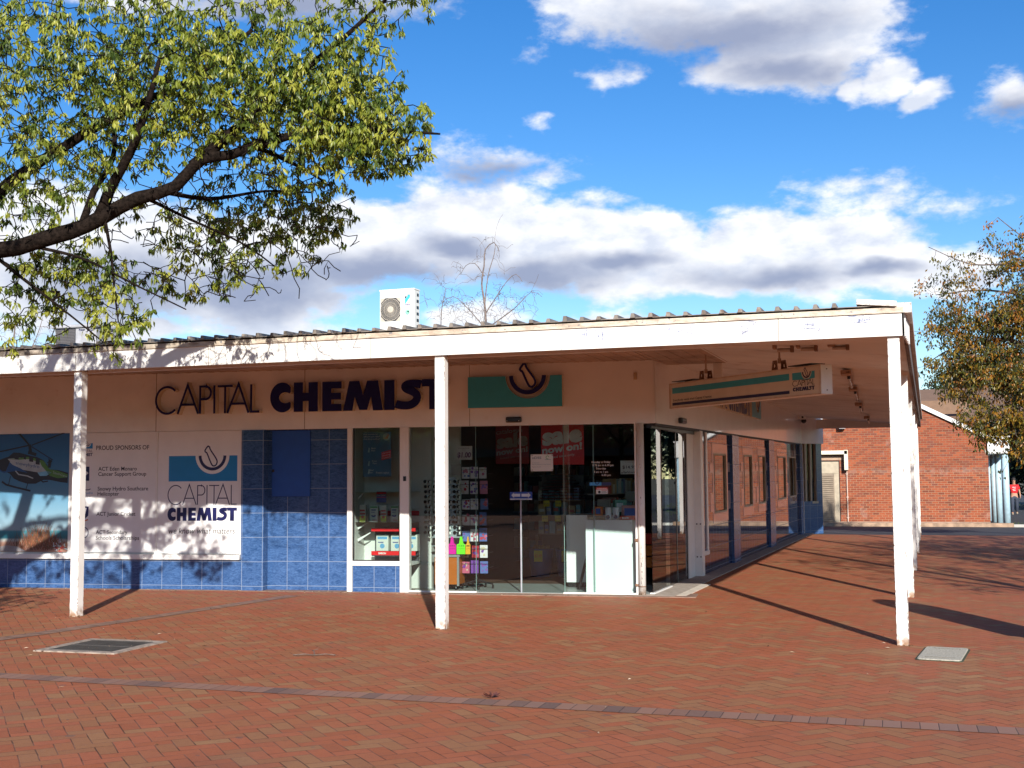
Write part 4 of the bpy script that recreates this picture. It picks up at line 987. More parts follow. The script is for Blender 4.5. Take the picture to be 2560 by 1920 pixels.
# ------------------------------------------------------------------ fittings on walls and soffit
t = thing('door_sensor', 'black motion sensor above the front sliding doors', 'sensor', (-2.02,-.03,2.49), 'F')
mb = MB(); mb.box(-2.137,-1.905,-.055,0,2.452,2.533); part(mb, 'housing', DARKPL, t, bevel=.018)
mb = MB(); mb.lathe((-2.115,-.056,2.475), [(.008,0),(.006,.002)], 8, mat=Matrix.Rotation(R(90),3,'X')); mb.lathe((-1.94,-.056,2.475), [(.008,0),(.006,.002)], 8, mat=Matrix.Rotation(R(90),3,'X')); part(mb, 'lens', pbr('sensor_lens', (.5,.5,.5), .2), t)
t = thing('door_sensor', 'black motion sensor above the side entry doors', 'sensor', (1.75,-.05,2.48), 'S')
mb = MB(); mb.box(1.6,1.95,-.10,-.03,2.47,2.56); part(mb, 'housing', DARKPL, t, bevel=.02)
mb = MB(); mb.box(1.66,1.9,-.103,-.1,2.49,2.52); part(mb, 'lens', pbr('sensor_window', (.06,.06,.07), .1), t)
mb = MB(); mb.box(-.28,-.235,-.03,0,3.03,3.13); mb.box(-.27,-.245,-.034,-.03,3.06,3.08); mb.box(-.27,-.245,-.034,-.03,3.09,3.11)
single(mb, 'switch_box', pbr('yellowed_plastic', (.50,.36,.22), .5), 'small yellowed switch box high near the band corner', 'switch', (-.257,-.0,3.03), 'F')
t = thing('security_camera', 'white security camera on a square bracket near the far end of the side band', 'camera', (19.1,-.08,3.2), 'S')
mb = MB(); mb.box(18.55,18.95,-.06,-.03,3.27,3.47); mb.box(18.95,19.35,-.16,-.03,3.27,3.50); part(mb, 'bracket', WHITE, t)
mb = MB(); mb.lathe((19.1,-.12,3.18), [(.02,.1),(.07,.09),(.075,.04),(.05,0),(.01,-.02)], 14); part(mb, 'dome', DARKPL, t); mb = MB(); mb.box(18.949,18.95,-.13,-.08,3.31,3.43); part(mb, 'lens', DARKPL, t)
mb = MB(); mb.tube([(18.7,-.02,3.47),(17.6,-.03,3.5),(15.0,-.03,3.52)], .012, 6); single(mb, 'cable', RUST, 'thin dark cable running along the top of the side band', 'cable', (17.6,-.03,3.5), 'S')
LD = [(4.98,2.4,-.67,'nearest'),(8.3,2.5,-.76,'second'),(12.9,2.4,-.91,'third'),(18.9,2.4,-1.02,'farthest')]
lt = None
for k, (y, ln, x, wrd) in enumerate(LD):
    if lt is None:
        lt = thing('tube_light', 'x', 'light', (x, y, 3.06), 'W', absolute=False); OFF[lt.name] = (0,0,0); o = lt
        mb = MB(); mb.box(-.10,.04,.0,.35,.04,.10); mb.box(-.03,.03,.0,2.4,.05,.09); part(mb, 'base', pbr('rusty_batten', (.36,.22,.14), .6, var=.3), lt, bevel=.006)
        mb = MB(); mb.tube([(.0,.4,.02),(.0,2.36,.02)], .02, 10); part(mb, 'tube', TUBE, lt)
        mb = MB(); mb.box(-.02,.02,.36,.42,-.0,.06); mb.box(-.02,.02,2.34,2.40,-.0,.06); part(mb, 'tube_holder', DARKPL, lt)
    else: o = dup(lt)
    o.location = (x, y, 3.02); o.rotation_euler = (0,0,R(2)); o['label'] = '%s rusty tube light along the side veranda soffit%s' % (wrd, ', right of the hanging sign' if k == 0 else ', counted from the hanging sign' if k < 3 else ', near the brick wall'); o['group'] = 'tube lights along the side soffit'
for k, (x, lab) in enumerate(((-1.22,'short rusty tube light behind the right hanger rod'),(-.95,'short tube light between the hanging sign and corner post'),(-.60,'short square-based tube light closest to the corner post'))):
    o = thing('soffit_light', lab, 'light', (x, 1.7, 3.10), 'W', group='short lights under the veranda corner', absolute=False); OFF[o.name] = (0,0,0)
    mb = MB(); mb.box(-.10,-.02 if k == 2 else -.06,.0,.12,.02,.09); part(mb, 'base', bpy.data.materials['rusty_batten'], o, bevel=.005)
    mb = MB(); mb.tube([(-.05,.04,.0),(.13,.05,.0)], .018, 10); mb.tube([(-.05,.09,.02),(.13,.10,.02)], .014, 8); part(mb, 'tube', TUBE, o)
    mb = MB(); mb.box(.10,.135,.02,.12,-.02,.05); part(mb, 'tube_holder', RUST, o)

# ------------------------------------------------------------------ stickers and notices on the glass
def notice(name, label, x0, x1, z0, z1, y, mats, fn=None, cat='notice', th=.002, fr='F'):
    t = thing(name, label, cat, ((x0+x1)/2, y, z0), fr)
    mb = MB(); mb.box(x0, x1, y, y+th, z0, z1); part(mb, 'sheet', mats[0], t)
    if fn:
        mb = MB(); fn(mb, y-.0007); part(mb, 'printing', mats[1:], t)
    return t
PAPER = pbr('paper', (.62,.64,.62), .6, var=.02); TXT = pbr('dark_ink', (.03,.035,.06), .6); RED = pbr('red_poster', (.66,.008,.012), .4, var=.04); WHP = pbr('white_print', (.75,.74,.72), .5)
def nd(mb, y):
    text_mb(mb, 'nDSS', -1.775, 1.925, y, wd=.135, h=.032, mi=0, bold=.015); mb.stroke(arc(-1.55,1.945,.022,.022,20,300,12), .009, y, y+.0005, 1, 1); mb.box(-1.59,-1.50,y,y+.0005,1.912,1.917,0)
    text_mb(mb, 'National Diabetes Services Scheme', -1.775, 1.842, y, wd=.27, h=.012, mi=0); text_mb(mb, 'Participating in the', -1.775, 1.865, y, wd=.10, h=.009, mi=0); text_mb(mb, 'Registered outlet', -1.775, 1.805, y, wd=.13, h=.011, mi=0)
    for a in (-1.785, -1.49):
        for b in (1.755, 1.965): mb.box(a,a+.02,y,y+.0005,b,b+.018,2)
notice('door_notice', 'white registration notice taped on the right sliding door', -1.797, -1.470, 1.748, 1.990, .080, [PAPER, pbr('teal_ink', (.05,.16,.25), .5), pbr('green_ink', (.08,.35,.12), .5), pbr('grey_tape', (.3,.3,.3), .5)], nd)
def aw(mb, y):
    mb.poly([(-2.085,1.405),(-2.045,1.445),(-2.045,1.425),(-1.955,1.425),(-1.955,1.385),(-2.045,1.385),(-2.045,1.365)], y, y+.0005, 0, 0)
    mb.poly([(-1.80,1.405),(-1.84,1.445),(-1.84,1.425),(-1.935,1.425),(-1.935,1.385),(-1.84,1.385),(-1.84,1.365)], y, y+.0005, 0, 0)
    mb.box(-2.105,-1.78,y,y+.0005,1.340,1.356,0); text_mb(mb, 'AUTOMATIC DOOR', -2.03, 1.343, y-.0004, wd=.18, h=.009, mi=1)
notice('door_sticker', 'blue sticker with two white arrows across the meeting doors', -2.107, -1.778, 1.338, 1.453, .074, [pbr('sticker_blue', (.01,.05,.30), .3), pbr('sticker_white', (.55,.62,.66), .4), TXT], aw, 'sticker', th=.001)
t = thing('opening_hours', 'white opening hours lettering on the glass right of the doors', 'lettering', (-.75,.04,1.69), 'F')
mb = MB()
for s_, x, z, wd in (('Monday to Friday',-.905,1.857,.27),('8 30 am to 6.30 pm',-.893,1.812,.30),('Saturday',-.843,1.766,.14),('9 am to 1 pm',-.872,1.718,.20),('6.30 pm',-.764,1.672,.13)): text_mb(mb, s_, x, z, .0435, wd=wd, h=.027, depth=.0005, bold=.012)
part(mb, 'lettering', WHP, t)
def stk(mb, y): mb.stroke(arc(-.83,1.583,.026,.026,180,360,12), .012, y, y+.0005, 1, 1); mb.box(-.765,-.63,y,y+.0005,1.537,1.583,1)
notice('emblem_sticker', 'small light blue emblem sticker below the opening hours', -.938, -.768, 1.537, 1.583, .0425, [pbr('light_blue_sticker', (.05,.30,.62), .4), WHP, NAVY_P], stk, 'sticker', th=.001)
def wrn(mb, y):
    mb.box(-.847,-.68,y,y+.0005,1.48,1.511,0); text_mb(mb, 'WARNING', -.838, 1.486, y-.0004, wd=.15, h=.017, mi=1, bold=.02); mb.lathe((-.80,y,1.445), [(.02,0),(.018,.0005)], 10, 2, mat=Matrix.Rotation(R(90),3,'X'))
    mb.box(-.77,-.69,y,y+.0005,1.462,1.468,0); mb.box(-.77,-.70,y,y+.0005,1.448,1.453,2); mb.box(-.77,-.69,y,y+.0005,1.434,1.439,2)
notice('warning_sticker', 'small white sticker headed WARNING in red on the right glass', -.847, -.680, 1.420, 1.511, .0425, [PAPER, pbr('warning_red', (.5,.03,.02), .5), WHP, TXT], wrn, 'sticker', th=.001)
def pr(mb, y):
    text_mb(mb, '$14.95', -.475, 1.775, y, wd=.19, h=.042, mi=0, bold=.01); text_mb(mb, 'ONLY AMAZING VALUE', -.44, 1.862, y, wd=.13, h=.009, mi=0)
    rg = random.Random(4)
    for k in range(14): a = -.50+k*.016; mb.stroke([(a,1.70+rg.random()*.02),(a+.012,1.72+rg.random()*.02),(a+.02,1.705+rg.random()*.02)], .005, y, y+.0005, 0, 0)
notice('price_card', 'white price card reading $14.95 at the right edge of the glass', -.506, -.272, 1.695, 1.888, .14, [PAPER, TXT], pr, 'price card')
def one(mb, y):
    text_mb(mb, '$1.00', -2.985, 1.965, y, wd=.21, h=.075, mi=0, bold=.03, shear=.1); text_mb(mb, 'Greeting Cards', -2.97, 2.095, y, wd=.17, h=.016, mi=1, bold=.0, slope=.0); text_mb(mb, 'from', -2.91, 2.07, y, wd=.05, h=.01, mi=1)
notice('price_card', 'white price card reading $1.00 above the greeting card rack', -3.006, -2.754, 1.93, 2.135, .44, [pbr('paper_tinted_lit', (.66,.64,.62), .6), pbr('purple_ink', (.10,.01,.10), .5), TXT], one, 'price card')  # warmer copy of the paper, tinted as if lit
def sale(dx, dz, k_=1.0, cat=False):
    def f(mb, y):
        X = lambda v: dx + (v+1.749)*k_; Z = lambda v: dz + (v-1.845)*k_
        text_mb(mb, 'sale', X(-1.73), Z(2.14), y, wd=.60*k_, h=.24*k_, mi=0, bold=.05, slope=.10); text_mb(mb, 'now on!', X(-1.735), Z(2.005), y, wd=.60*k_, h=.10*k_, mi=0, bold=.04, slope=.12)
        text_mb(mb, 'limited time only.', X(-1.66), Z(1.93), y, wd=.42*k_, h=.035*k_, mi=0, slope=.12)
        if cat: text_mb(mb, 'catalogue', X(-1.74), Z(2.40), y, wd=.5*k_, h=.08*k_, mi=0, bold=.02, slope=.08)
    return f
notice('sale_poster', 'large red sale poster with white lettering hanging behind the right door', -1.749, -1.106, 1.845, 2.52, .65, [RED, WHP], sale(-1.749, 1.845), 'poster')
notice('sale_poster', 'red catalogue sale poster, coloured dim, hanging deeper inside the shop', -2.865, -2.304, 1.887, 2.66, 2.5, [pbr('dimmed_red_poster', (.22,.006,.008), .5), pbr('dimmed_white_print', (.26,.25,.25), .5)], sale(-2.865, 1.887, .88, True), 'poster')  # darker copies of the poster red and white; interior shade painted in
# ------------------------------------------------------------------ things in the display case
def colr(n, c, r=.5, **k): return bpy.data.materials.get(n) or pbr(n, c, r, var=.05, **k)
GL_SH = m_glass('shelf_glass', (.72,.84,.80))
t = thing('pain_poster', 'dark blue foot care poster hung in the display window', 'poster', (-4.15,.16,1.69), 'F')
mb = MB(); mb.box(-4.366,-3.925,.16,.163,1.687,2.35); part(mb, 'sheet', colr('poster_blue', (.025,.115,.22), .35), t)
mb = MB()
for s_, x, z, wd, h in (('Foot orthotics for',-4.355,2.31,.22,.022),('effective pain relief',-4.355,2.275,.25,.022),('from the ground up!',-4.355,2.24,.25,.022),('Back',-4.235,2.10,.07,.024),('Pain',-4.235,2.065,.06,.024),('Knee',-4.225,1.91,.075,.024),('Pain',-4.215,1.875,.06,.024),('Heel',-4.27,1.775,.07,.024),('Pain',-4.27,1.74,.06,.024),('FootLogics',-4.16,1.735,.20,.028)):
    text_mb(mb, s_, x, z, .159, wd=wd, h=h, mi=0, shear=.12)
mb.poly([(-4.075,1.93),(-3.93,1.965),(-3.93,2.085),(-4.075,2.05)], .1592,.1598,1,1)
for k, s_ in enumerate(('Ultimate','Walking','Comfort')): text_mb(mb, s_, -4.065, 2.02-k*.036, .1585, wd=.125, h=.02, mi=0, slope=.22, shear=.1)
mb.lathe((-4.0,.1595,2.28), [(.055,0),(.054,.0005)], 20, 2, mat=Matrix.Rotation(R(90),3,'X')); mb.poly([(-4.04,2.25),(-3.98,2.25),(-3.955,2.31),(-3.975,2.325),(-4.0,2.285)], .158,.1585,3,3)
for zz in (2.08,1.88,1.76): mb.poly([(-4.29,zz-.03),(-4.265,zz-.03),(-4.26,zz+.035),(-4.275,zz+.045)], .1592,.1598,2,2)
part(mb, 'printing', [WHP, RED, colr('pale_print', (.35,.50,.52)), colr('skin_print', (.50,.24,.12))], t)
rg = random.Random(21)
t = thing('glass_shelf', 'upper empty glass shelf in the display window', 'shelf', (-4.05,.3,1.46), 'F'); mb = MB(); mb.box(-4.49,-3.60,.14,.60,1.455,1.462); part(mb, 'plate', GL_SH, t)
mb = MB(); mb.poly([(-4.498,1.37),(-4.40,1.46),(-4.39,1.452),(-4.49,1.35)], .30,.31); part(mb, 'bracket', WHITE, t)
t = thing('glass_shelf', 'lower glass shelf in the display window holding the remedy boxes', 'shelf', (-4.05,.3,1.01), 'F'); mb = MB(); mb.box(-4.49,-3.60,.14,.60,1.008,1.016); mb.box(-4.49,-3.60,.30,.58,.86,.866); part(mb, 'plate', GL_SH, t)
mb = MB(); mb.poly([(-4.498,.93),(-4.34,1.006),(-4.33,1.0),(-4.49,.90)], .30,.31); mb.poly([(-4.498,.76),(-4.30,.858),(-4.29,.85),(-4.49,.72)], .30,.31); part(mb, 'bracket', WHITE, t)
BOXC = [colr('carton_white', (.55,.58,.52)), colr('carton_lime', (.50,.58,.05)), colr('carton_red', (.45,.06,.04)), colr('carton_green', (.08,.28,.10)), colr('carton_navy', (.02,.05,.20)), colr('carton_blue', (.10,.30,.50))]
def carton(x, z, w_, h, y, style, lab, grp, fr='F', d=.06):
    t = thing('carton', lab, 'box', (x+w_/2, y, z), fr, group=grp)
    mb = MB(); mb.box(x, x+w_, y, y+d, z, z+h, 0)
    if style == 'lime':
        mb.box(x+.001, x+w_-.001, y-.0008, y, z+.002, z+h*.35, 1); mb.box(x+.004, x+w_-.004, y-.001, y, z+h*.42, z+h*.52, 2); mb.box(x+.004,x+w_-.01,y-.001,y,z+h*.62,z+h*.72,2); mb.lathe((x+w_*.5,y-.001,z+h*.28),[(w_*.25,0),(w_*.25,.0006)],10,2,mat=Matrix.Rotation(R(90),3,'X'))
    elif style == 'pad':
        mb.box(x+.004, x+w_-.004, y-.0008, y, z+h*.86, z+h*.97, 3); mb.box(x+w_*.15,x+w_*.75,y-.0008,y,z+h*.70,z+h*.78,4); mb.box(x+w_*.15,x+w_*.65,y-.0008,y,z+h*.58,z+h*.62,4); mb.stroke(arc(x+w_*.45,z+h*.42,w_*.25,h*.08,190,350,8), .022, y-.001,y,4,4); mb.box(x+w_*.3,x+w_*.9,y-.001,y,z+h*.08,z+h*.12,2)
    else:
        mb.box(x+w_*.1,x+w_*.9,y-.001,y,z+h*.72,z+h*.88,5); mb.box(x+w_*.15,x+w_*.6,y-.001,y,z+h*.5,z+h*.56,4); mb.lathe((x+w_*.5,y-.001,z+h*.3),[(w_*.2,0),(w_*.2,.0006)],10,5,mat=Matrix.Rotation(R(90),3,'X'))
    part(mb, 'faces', BOXC, t, bevel=.0)
    return t
for x, w_, h, st, lab in ((-4.478,.095,.25,'lime','leftmost lime and red remedy box on the lower glass shelf'),(-4.315,.125,.235,'pad','left white and navy remedy box on the lower glass shelf'),(-4.145,.09,.24,'lime','middle lime and red remedy box on the lower glass shelf'),(-3.985,.115,.235,'pad','right white and navy remedy box on the lower glass shelf'),(-3.865,.09,.24,'lime','rightmost lime and red remedy box beside the window frame')):
    carton(x, 1.017, w_, h, .33, st, lab, 'remedy boxes on the glass shelf')
t = thing('stand_card', 'small navy and red stand card above the remedy boxes', 'card', (-4.16,.4,1.3), 'F')
mb = MB(); mb.box(-4.235,-4.08,.40,.405,1.30,1.465,0); mb.box(-4.232,-4.083,.398,.40,1.43,1.455,1); mb.box(-4.232,-4.083,.398,.40,1.375,1.383,1); text_mb(mb, 'Pain Relief', -4.225, 1.40, .3975, wd=.135, h=.022, mi=2); part(mb, 'sheet', [BOXC[4], RED, WHP], t)
t = thing('drawer_stand', 'dark stand with red edging holding pale cartons low in the display window', 'stand', (-4.0,.45,.42), 'F')
mb = MB(); mb.box(-4.31,-3.62,.40,.58,.50,.50+.02); mb.box(-4.31,-3.62,.56,.58,.42,1.0); part(mb, 'case', colr('stand_dark', (.05,.055,.065)), t)
mb = MB(); mb.box(-4.31,-3.62,.385,.40,.515,.575); mb.box(-4.31,-3.62,.385,.40,.87,.92); mb.box(-4.31,-3.62,.57,.585,1.10,1.17); part(mb, 'red_edge', RED, t)
mb = MB(); text_mb(mb, 'OMRON', -4.20, .53, .3845, wd=.12, h=.026, bold=.03); part(mb, 'lettering', WHP, t)
for k, x in enumerate((-4.25,-4.02,-3.80)):
    carton(x, .577, .19, .24, .44, 'bl', ('left','middle','right')[k]+' pale carton on the red edged stand in the display window', 'pale cartons low in the display window', d=.1)
# display screen reflected greys
# ------------------------------------------------------------------ sunglasses stand and card rack
t = thing('sunglasses_stand', 'revolving silver sunglasses stand on an orange wood cabinet', 'display stand', (-3.12,.42,.02), 'F')
mb = MB(); mb.box(-3.30,-2.935,.30,.66,.10,.50); part(mb, 'cabinet', colr('orange_wood', (.42,.11,.012), .35), t)
mb = MB(); mb.box(-3.32,-2.915,.28,.68,.50,.535); mb.box(-2.955,-2.925,.28,.31,.08,.50); part(mb, 'trim', colr('grey_trim', (.22,.22,.22)), t)
mb = MB()
for x in (-3.28,-2.98):
    for y in (.33,.6): mb.lathe((x,y,.045), [(.035,-.012),(.04,0),(.035,.012)], 12, mat=Matrix.Rotation(R(90),3,'Y')); mb.tube([(x,y,.05),(x,y,.1)], .012, 6)
part(mb, 'castor', DARKPL, t)
mb = MB(); mb.box(-3.08,-2.97,.32,.335,.80,1.67); mb.box(-3.32,-3.21,.32,.335,.80,1.67); mb.tube([(-3.145,.45,.53),(-3.145,.45,1.75)], .02, 8); mb.box(-3.34,-2.90,.30,.60,.78,.80); mb.box(-3.34,-2.90,.30,.60,.655,.665); part(mb, 'panel', pbr('brushed_silver', (.42,.48,.50), .25, metal=.4), t)
mb = MB(); mb.box(-3.05,-2.90,.33,.34,1.70,1.86); text_mb(mb, 'cancer council', -3.035, 1.76, .329, wd=.12, h=.022); part(mb, 'header', colr('header_grey', (.33,.31,.28)), t)
GLS = [colr('lens_black', (.01,.01,.01), .1), colr('lens_brown', (.12,.05,.02), .15), colr('frame_silver', (.4,.42,.42), .3), colr('tag_white', (.7,.7,.66), .6), colr('tag_yellow', (.65,.42,.04), .6)]
g0 = None
for r_ in range(11):
    for c_ in range(4):
        x = (-3.40, -3.26, -3.10, -2.965)[c_] + rg.uniform(-.012,.012); z = .86 + r_*.075
        if g0 is None:
            g0 = thing('sunglasses', 'x', 'sunglasses', (x, .29, z), 'F', absolute=False); OFF[g0.name] = (0,0,0); o = g0
            for k, sx in enumerate((-1, 1)):
                mb = MB(); mb.lathe((sx*.032, 0, 0), [(.026,0),(.024,.004)], 12, mat=Matrix.Rotation(R(90),3,'X')); part(mb, 'lens', GLS[0], g0)
            mb = MB(); mb.tube([(-.012,0,.008),(0,-.003,.012),(.012,0,.008)], .003, 5); mb.tube([(-.060,0,.012),(-.062,.11,.006)], .003, 5); mb.tube([(.060,0,.012),(.062,.11,.006)], .003, 5); mb.stroke([(-.06,.018),(.06,.018)], .006, -.001, .003); part(mb, 'frame', GLS[2], g0)
            mb = MB(); mb.box(.035,.058,-.006,-.005,-.03,.012); part(mb, 'tag', GLS[3], g0)
        else: o = dup(g0)
        o.matrix_world = FRAMES['F'] @ Matrix.Translation((x, .29, z)) @ Matrix.Rotation(rg.uniform(-.25,.25), 4, 'Z')
        o['label'] = 'dark sunglasses hanging in rows on the silver stand behind the middle post'; o['category'] = 'sunglasses'; o['group'] = 'sunglasses on the silver stand'
def bag(name, lab, x, w_, col):
    t = thing(name, lab, 'bag', (x+w_/2, .27, .545), 'F')
    mb = MB(); pts = [(x,.545),(x+w_,.545),(x+w_*.98,.68),(x+w_*.75,.70),(x+w_*.68,.76),(x+w_*.60,.80),(x+w_*.42,.80),(x+w_*.34,.74),(x+w_*.3,.70),(x+.003,.685)]
    mb.poly(pts, .262, .30); part(mb, 'pouch', col, t, bevel=.006)
    mb = MB()
    for q in (.3,.55,.78): mb.lathe((x+w_*q,.2615,.665), [(.009,0),(.009,.001)], 8, mat=Matrix.Rotation(R(90),3,'X'))
    mb.stroke([(x+w_*.1,.62),(x+w_*.9,.625)], .004, .2610, .262); part(mb, 'stitching', DARKPL, t)
bag('gift_pouch', 'bright pink pouch beside the green one, just right of the middle post', -3.09, .125, colr('hot_pink', (.70,.01,.32), .4))
bag('gift_pouch', 'lime green pouch between the pink and yellow ones on the cabinet', -2.955, .13, colr('lime_green', (.16,.75,.02), .4))
bag('gift_pouch', 'small yellow pouch right of the lime green one', -2.82, .07, colr('warm_yellow', (.75,.36,.02), .4))
t = thing('card_rack', 'black wire greeting card rack on castors behind the left fixed glass', 'rack', (-2.74,.62,.02), 'F')
mb = MB(); mb.tube([(-2.74,.66,.12),(-2.74,.66,1.92)], .016, 8)
for z in (.33,.55,.80,1.03,1.27,1.50,1.72): 
    for x in (-2.95,-2.53): mb.tube([(x,.50,z),(x,.80,z)], .004, 5)
    for y in (.50,.80): mb.tube([(-2.95,y,z),(-2.53,y,z)], .004, 5)
    mb.tube([(-2.95,.47,z+.06),(-2.53,.47,z+.06)], .003, 5)
part(mb, 'wire_frame', DARKPL, t)
mb = MB()
for a in range(5):
    an = a*1.2566; ex, ey = -2.74+.24*math.cos(an), .66+.24*math.sin(an); mb.tube([(-2.74,.66,.14),(ex,ey,.08)], [.018,.012], 6); mb.lathe((ex,ey,.04), [(.03,-.01),(.035,0),(.03,.01)], 10, mat=Matrix.Rotation(R(90),3,'Y'))
part(mb, 'castor_base', DARKPL, t)
CC = [colr('card_%s' % n, c, .4) for n, c in (('white', (.66,.62,.64)),('pink', (.50,.12,.20)),('purple', (.16,.05,.30)),('red', (.42,.03,.05)),('cream', (.6,.5,.36)),('blue', (.07,.12,.34)))]
cd0 = None; rr = random.Random(9)
WORD = ['lowest','second lowest','third lowest','middle','third highest','second highest','topmost']
for r_ in range(7):
    for c_ in range(3):
        z = (.25,.48,.72,.955,1.19,1.42,1.65)[r_]; x = (-2.93,-2.79,-2.655)[c_]
        mb = MB(); x += rr.uniform(-.012,.012); mb.box(x, x+.115, .49, .50, z, z+rr.uniform(.15,.20), 0)
        m1 = rr.choice((1,3,1,2)) if r_ else 2
        for q in range(7):
            cx_, cz_ = x+rr.uniform(.02,.10), z+rr.uniform(.03,.16); rq = rr.uniform(.010,.026)
            mb.lathe((cx_, .4895-q*.0001, cz_), [(rq,0),(rq,.0003)], 7, 1 if q % 2 else 2, mat=Matrix.Rotation(R(90),3,'X'))
        col3 = [CC[0] if rr.random() < .6 else CC[rr.randint(1,5)], CC[m1], CC[rr.randint(2,5)]]
        single(mb, 'greeting_card', col3, 'floral greeting card, %s in the %s row of the wire rack' % (('left','middle','right')[c_], WORD[r_]), 'card', (x+.06,.49,z), 'F', rz=rr.uniform(-.28,.28), group='greeting cards in the wire rack')
# ------------------------------------------------------------------ counters and stock on the right
t = thing('laminate_counter', 'white laminate counter standing against the right fixed glass', 'counter', (-.68,.3,.016), 'F')
mb = MB(); mb.box(-1.022,-.352,.17,.20,.017,1.046); part(mb, 'front_panel', LAMIN, t, bevel=.002)
mb = MB(); mb.box(-.372,-.352,.201,.62,.017,1.046); mb.box(-1.0,-.98,.3,.62,.017,1.046); part(mb, 'side_panel', WHITE_D, t)
mb = MB(); mb.box(-1.0,-.352,.201,.64,1.02,1.044); part(mb, 'top', colr('counter_top', (.45,.45,.42)), t)
mb = MB(); mb.lathe((-.375,.1697,1.0), [(.006,0),(.006,.001)], 8, mat=Matrix.Rotation(R(90),3,'X')); part(mb, 'screw', STEEL, t)
t = thing('counter', 'grey white service counter deeper inside behind the laminate one', 'counter', (-1.2,1.4,.016), 'F')
mb = MB(); mb.box(-1.445,-1.12,1.0,1.9,.09,1.09); mb.box(-1.44,-.5,1.5,1.9,.09,1.06); part(mb, 'body', WHITE_D, t)
mb = MB(); mb.box(-1.43,-1.13,1.02,1.88,.016,.09); part(mb, 'plinth', DARKPL, t); mb = MB(); mb.box(-1.12,-.5,.98,1.9,1.06,1.10); part(mb, 'worktop', colr('worktop_grey', (.12,.12,.12)), t)
mb = MB(); mb.tube([(-.97,.75,.95),(-1.19,.55,.03)], .022, 6); mb.tube([(-.97,.55,.95),(-.9,.4,.1)], .02, 6); single(mb, 'easel_stand', DARKPL, 'black sloping easel leg leaning between the two white counters', 'easel', (-1.1,.6,.02), 'F')
for k, x in enumerate((-.715,-.605)):
    t = thing('paper_roll', ('left','right')[k]+' white canister with a navy label on the laminate counter', 'canister', (x,.34,1.045), 'F', group='white canisters on the counter')
    mb = MB(); mb.lathe((x,.34,1.046), [(.046,0),(.047,.01),(.047,.165),(.044,.175)], 20); part(mb, 'body', WHITE_D, t, smooth=True)
    mb = MB(); mb.lathe((x,.2925,1.085), [(.03,0),(.03,.001)], 14, mat=Matrix.Rotation(R(90),3,'X')@Matrix.Scale(.6,3,(0,0,1))); part(mb, 'label', NAVY_P, t)
def packet(x, y, z, w_, d, h, cols, lab, name='packet', rz=0, txt=None):
    t = thing(name, lab, 'packet', (x, y, z), 'F', R(rz), absolute=False); OFF[t.name] = (0,0,0)
    mb = MB(); mb.box(-w_/2,w_/2,-d/2,d/2,0,h); part(mb, 'body', cols[0], t, bevel=.004)
    mb = MB(); mb.box(-w_*.35,w_*.2,-d/2-.001,-d/2,h*.2,h*.8)
    if txt: mb = MB(); text_mb(mb, txt, -w_*.35, h*.3, -d/2-.0008, wd=w_*.5, h=h*.4, bold=.03)
    part(mb, 'label', cols[1], t)
RC = colr('packet_red', (.5,.03,.02), .35); BC = colr('packet_blue', (.03,.08,.35), .35); OR = colr('packet_orange', (.6,.16,.02), .35); PK = colr('packet_pink', (.42,.20,.19), .4)
packet(-.43,.30,1.046,.20,.10,.055,(RC,WHP),'red chocolate style packet lying at the right end of the laminate counter', rz=-6, txt='kit')
packet(-.86,.42,1.10,.12,.08,.13,(OR,BC),'orange and blue box left of the white canisters')
packet(-1.0,1.4,1.10,.20,.2,.06,(RC,WHP),'dark red flat packet on the dark worktop at the rear')
packet(-.40,.55,1.046,.28,.18,.20,(PK,BC),'dull pink soft pack at the right end behind the red packet')
packet(-.60,.75,1.10,.18,.14,.22,(colr('packet_green', (.05,.22,.17), .4),WHP),'dark green striped pack leaning behind the white canisters', rz=20)
t = thing('dark_screen', 'grey green register screen above the pink pack', 'screen', (-.42,.85,1.3), 'F'); mb = MB(); mb.box(-.53,-.30,.86,.90,1.30,1.44); part(mb, 'panel', colr('screen_green', (.10,.13,.12), .2), t); mb = MB(); mb.tube([(-.42,.9,1.06),(-.42,.9,1.32)], .02, 6); part(mb, 'stalk', DARKPL, t)
# gondola of shelves deeper in
t = thing('shelf_gondola', 'dim product shelves with a domed basket deep in the shop', 'shelves', (-2.0,3.2,.02), 'F')
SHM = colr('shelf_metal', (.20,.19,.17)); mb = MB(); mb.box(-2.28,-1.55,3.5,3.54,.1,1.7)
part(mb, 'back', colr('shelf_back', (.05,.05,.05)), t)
for z in (.72, 1.03, 1.28):
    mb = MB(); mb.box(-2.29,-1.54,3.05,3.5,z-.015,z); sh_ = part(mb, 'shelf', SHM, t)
    for x in ((-2.17,-1.97) if z > 1.2 else (-2.2,-1.98,-1.72) if z > 1 else (-1.80,)):
        mb = MB(); mb.box(x,x+.10,3.043,3.049,z-.11,z-.01); text_mb(mb, '$9.99', x+.01, z-.075, 3.042, wd=.08, h=.03, mi=1); part(mb, 'price_tag', [colr('tag_lemon', (.50,.45,.03), .6), TXT], sh_)
mb = MB()
for k in range(9): mb.lathe((-1.9,3.3,1.30+k*.05), [(.40-.0035*k*k*1.2,0),(.395-.0035*k*k*1.2,.012)], 24)
part(mb, 'domed_basket', colr('basket_red', (.12,.03,.03)), t)
k_ = 0
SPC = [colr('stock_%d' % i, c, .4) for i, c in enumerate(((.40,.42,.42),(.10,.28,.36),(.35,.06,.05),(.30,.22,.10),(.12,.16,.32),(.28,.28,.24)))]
ROWS = ['lower','middle','upper']
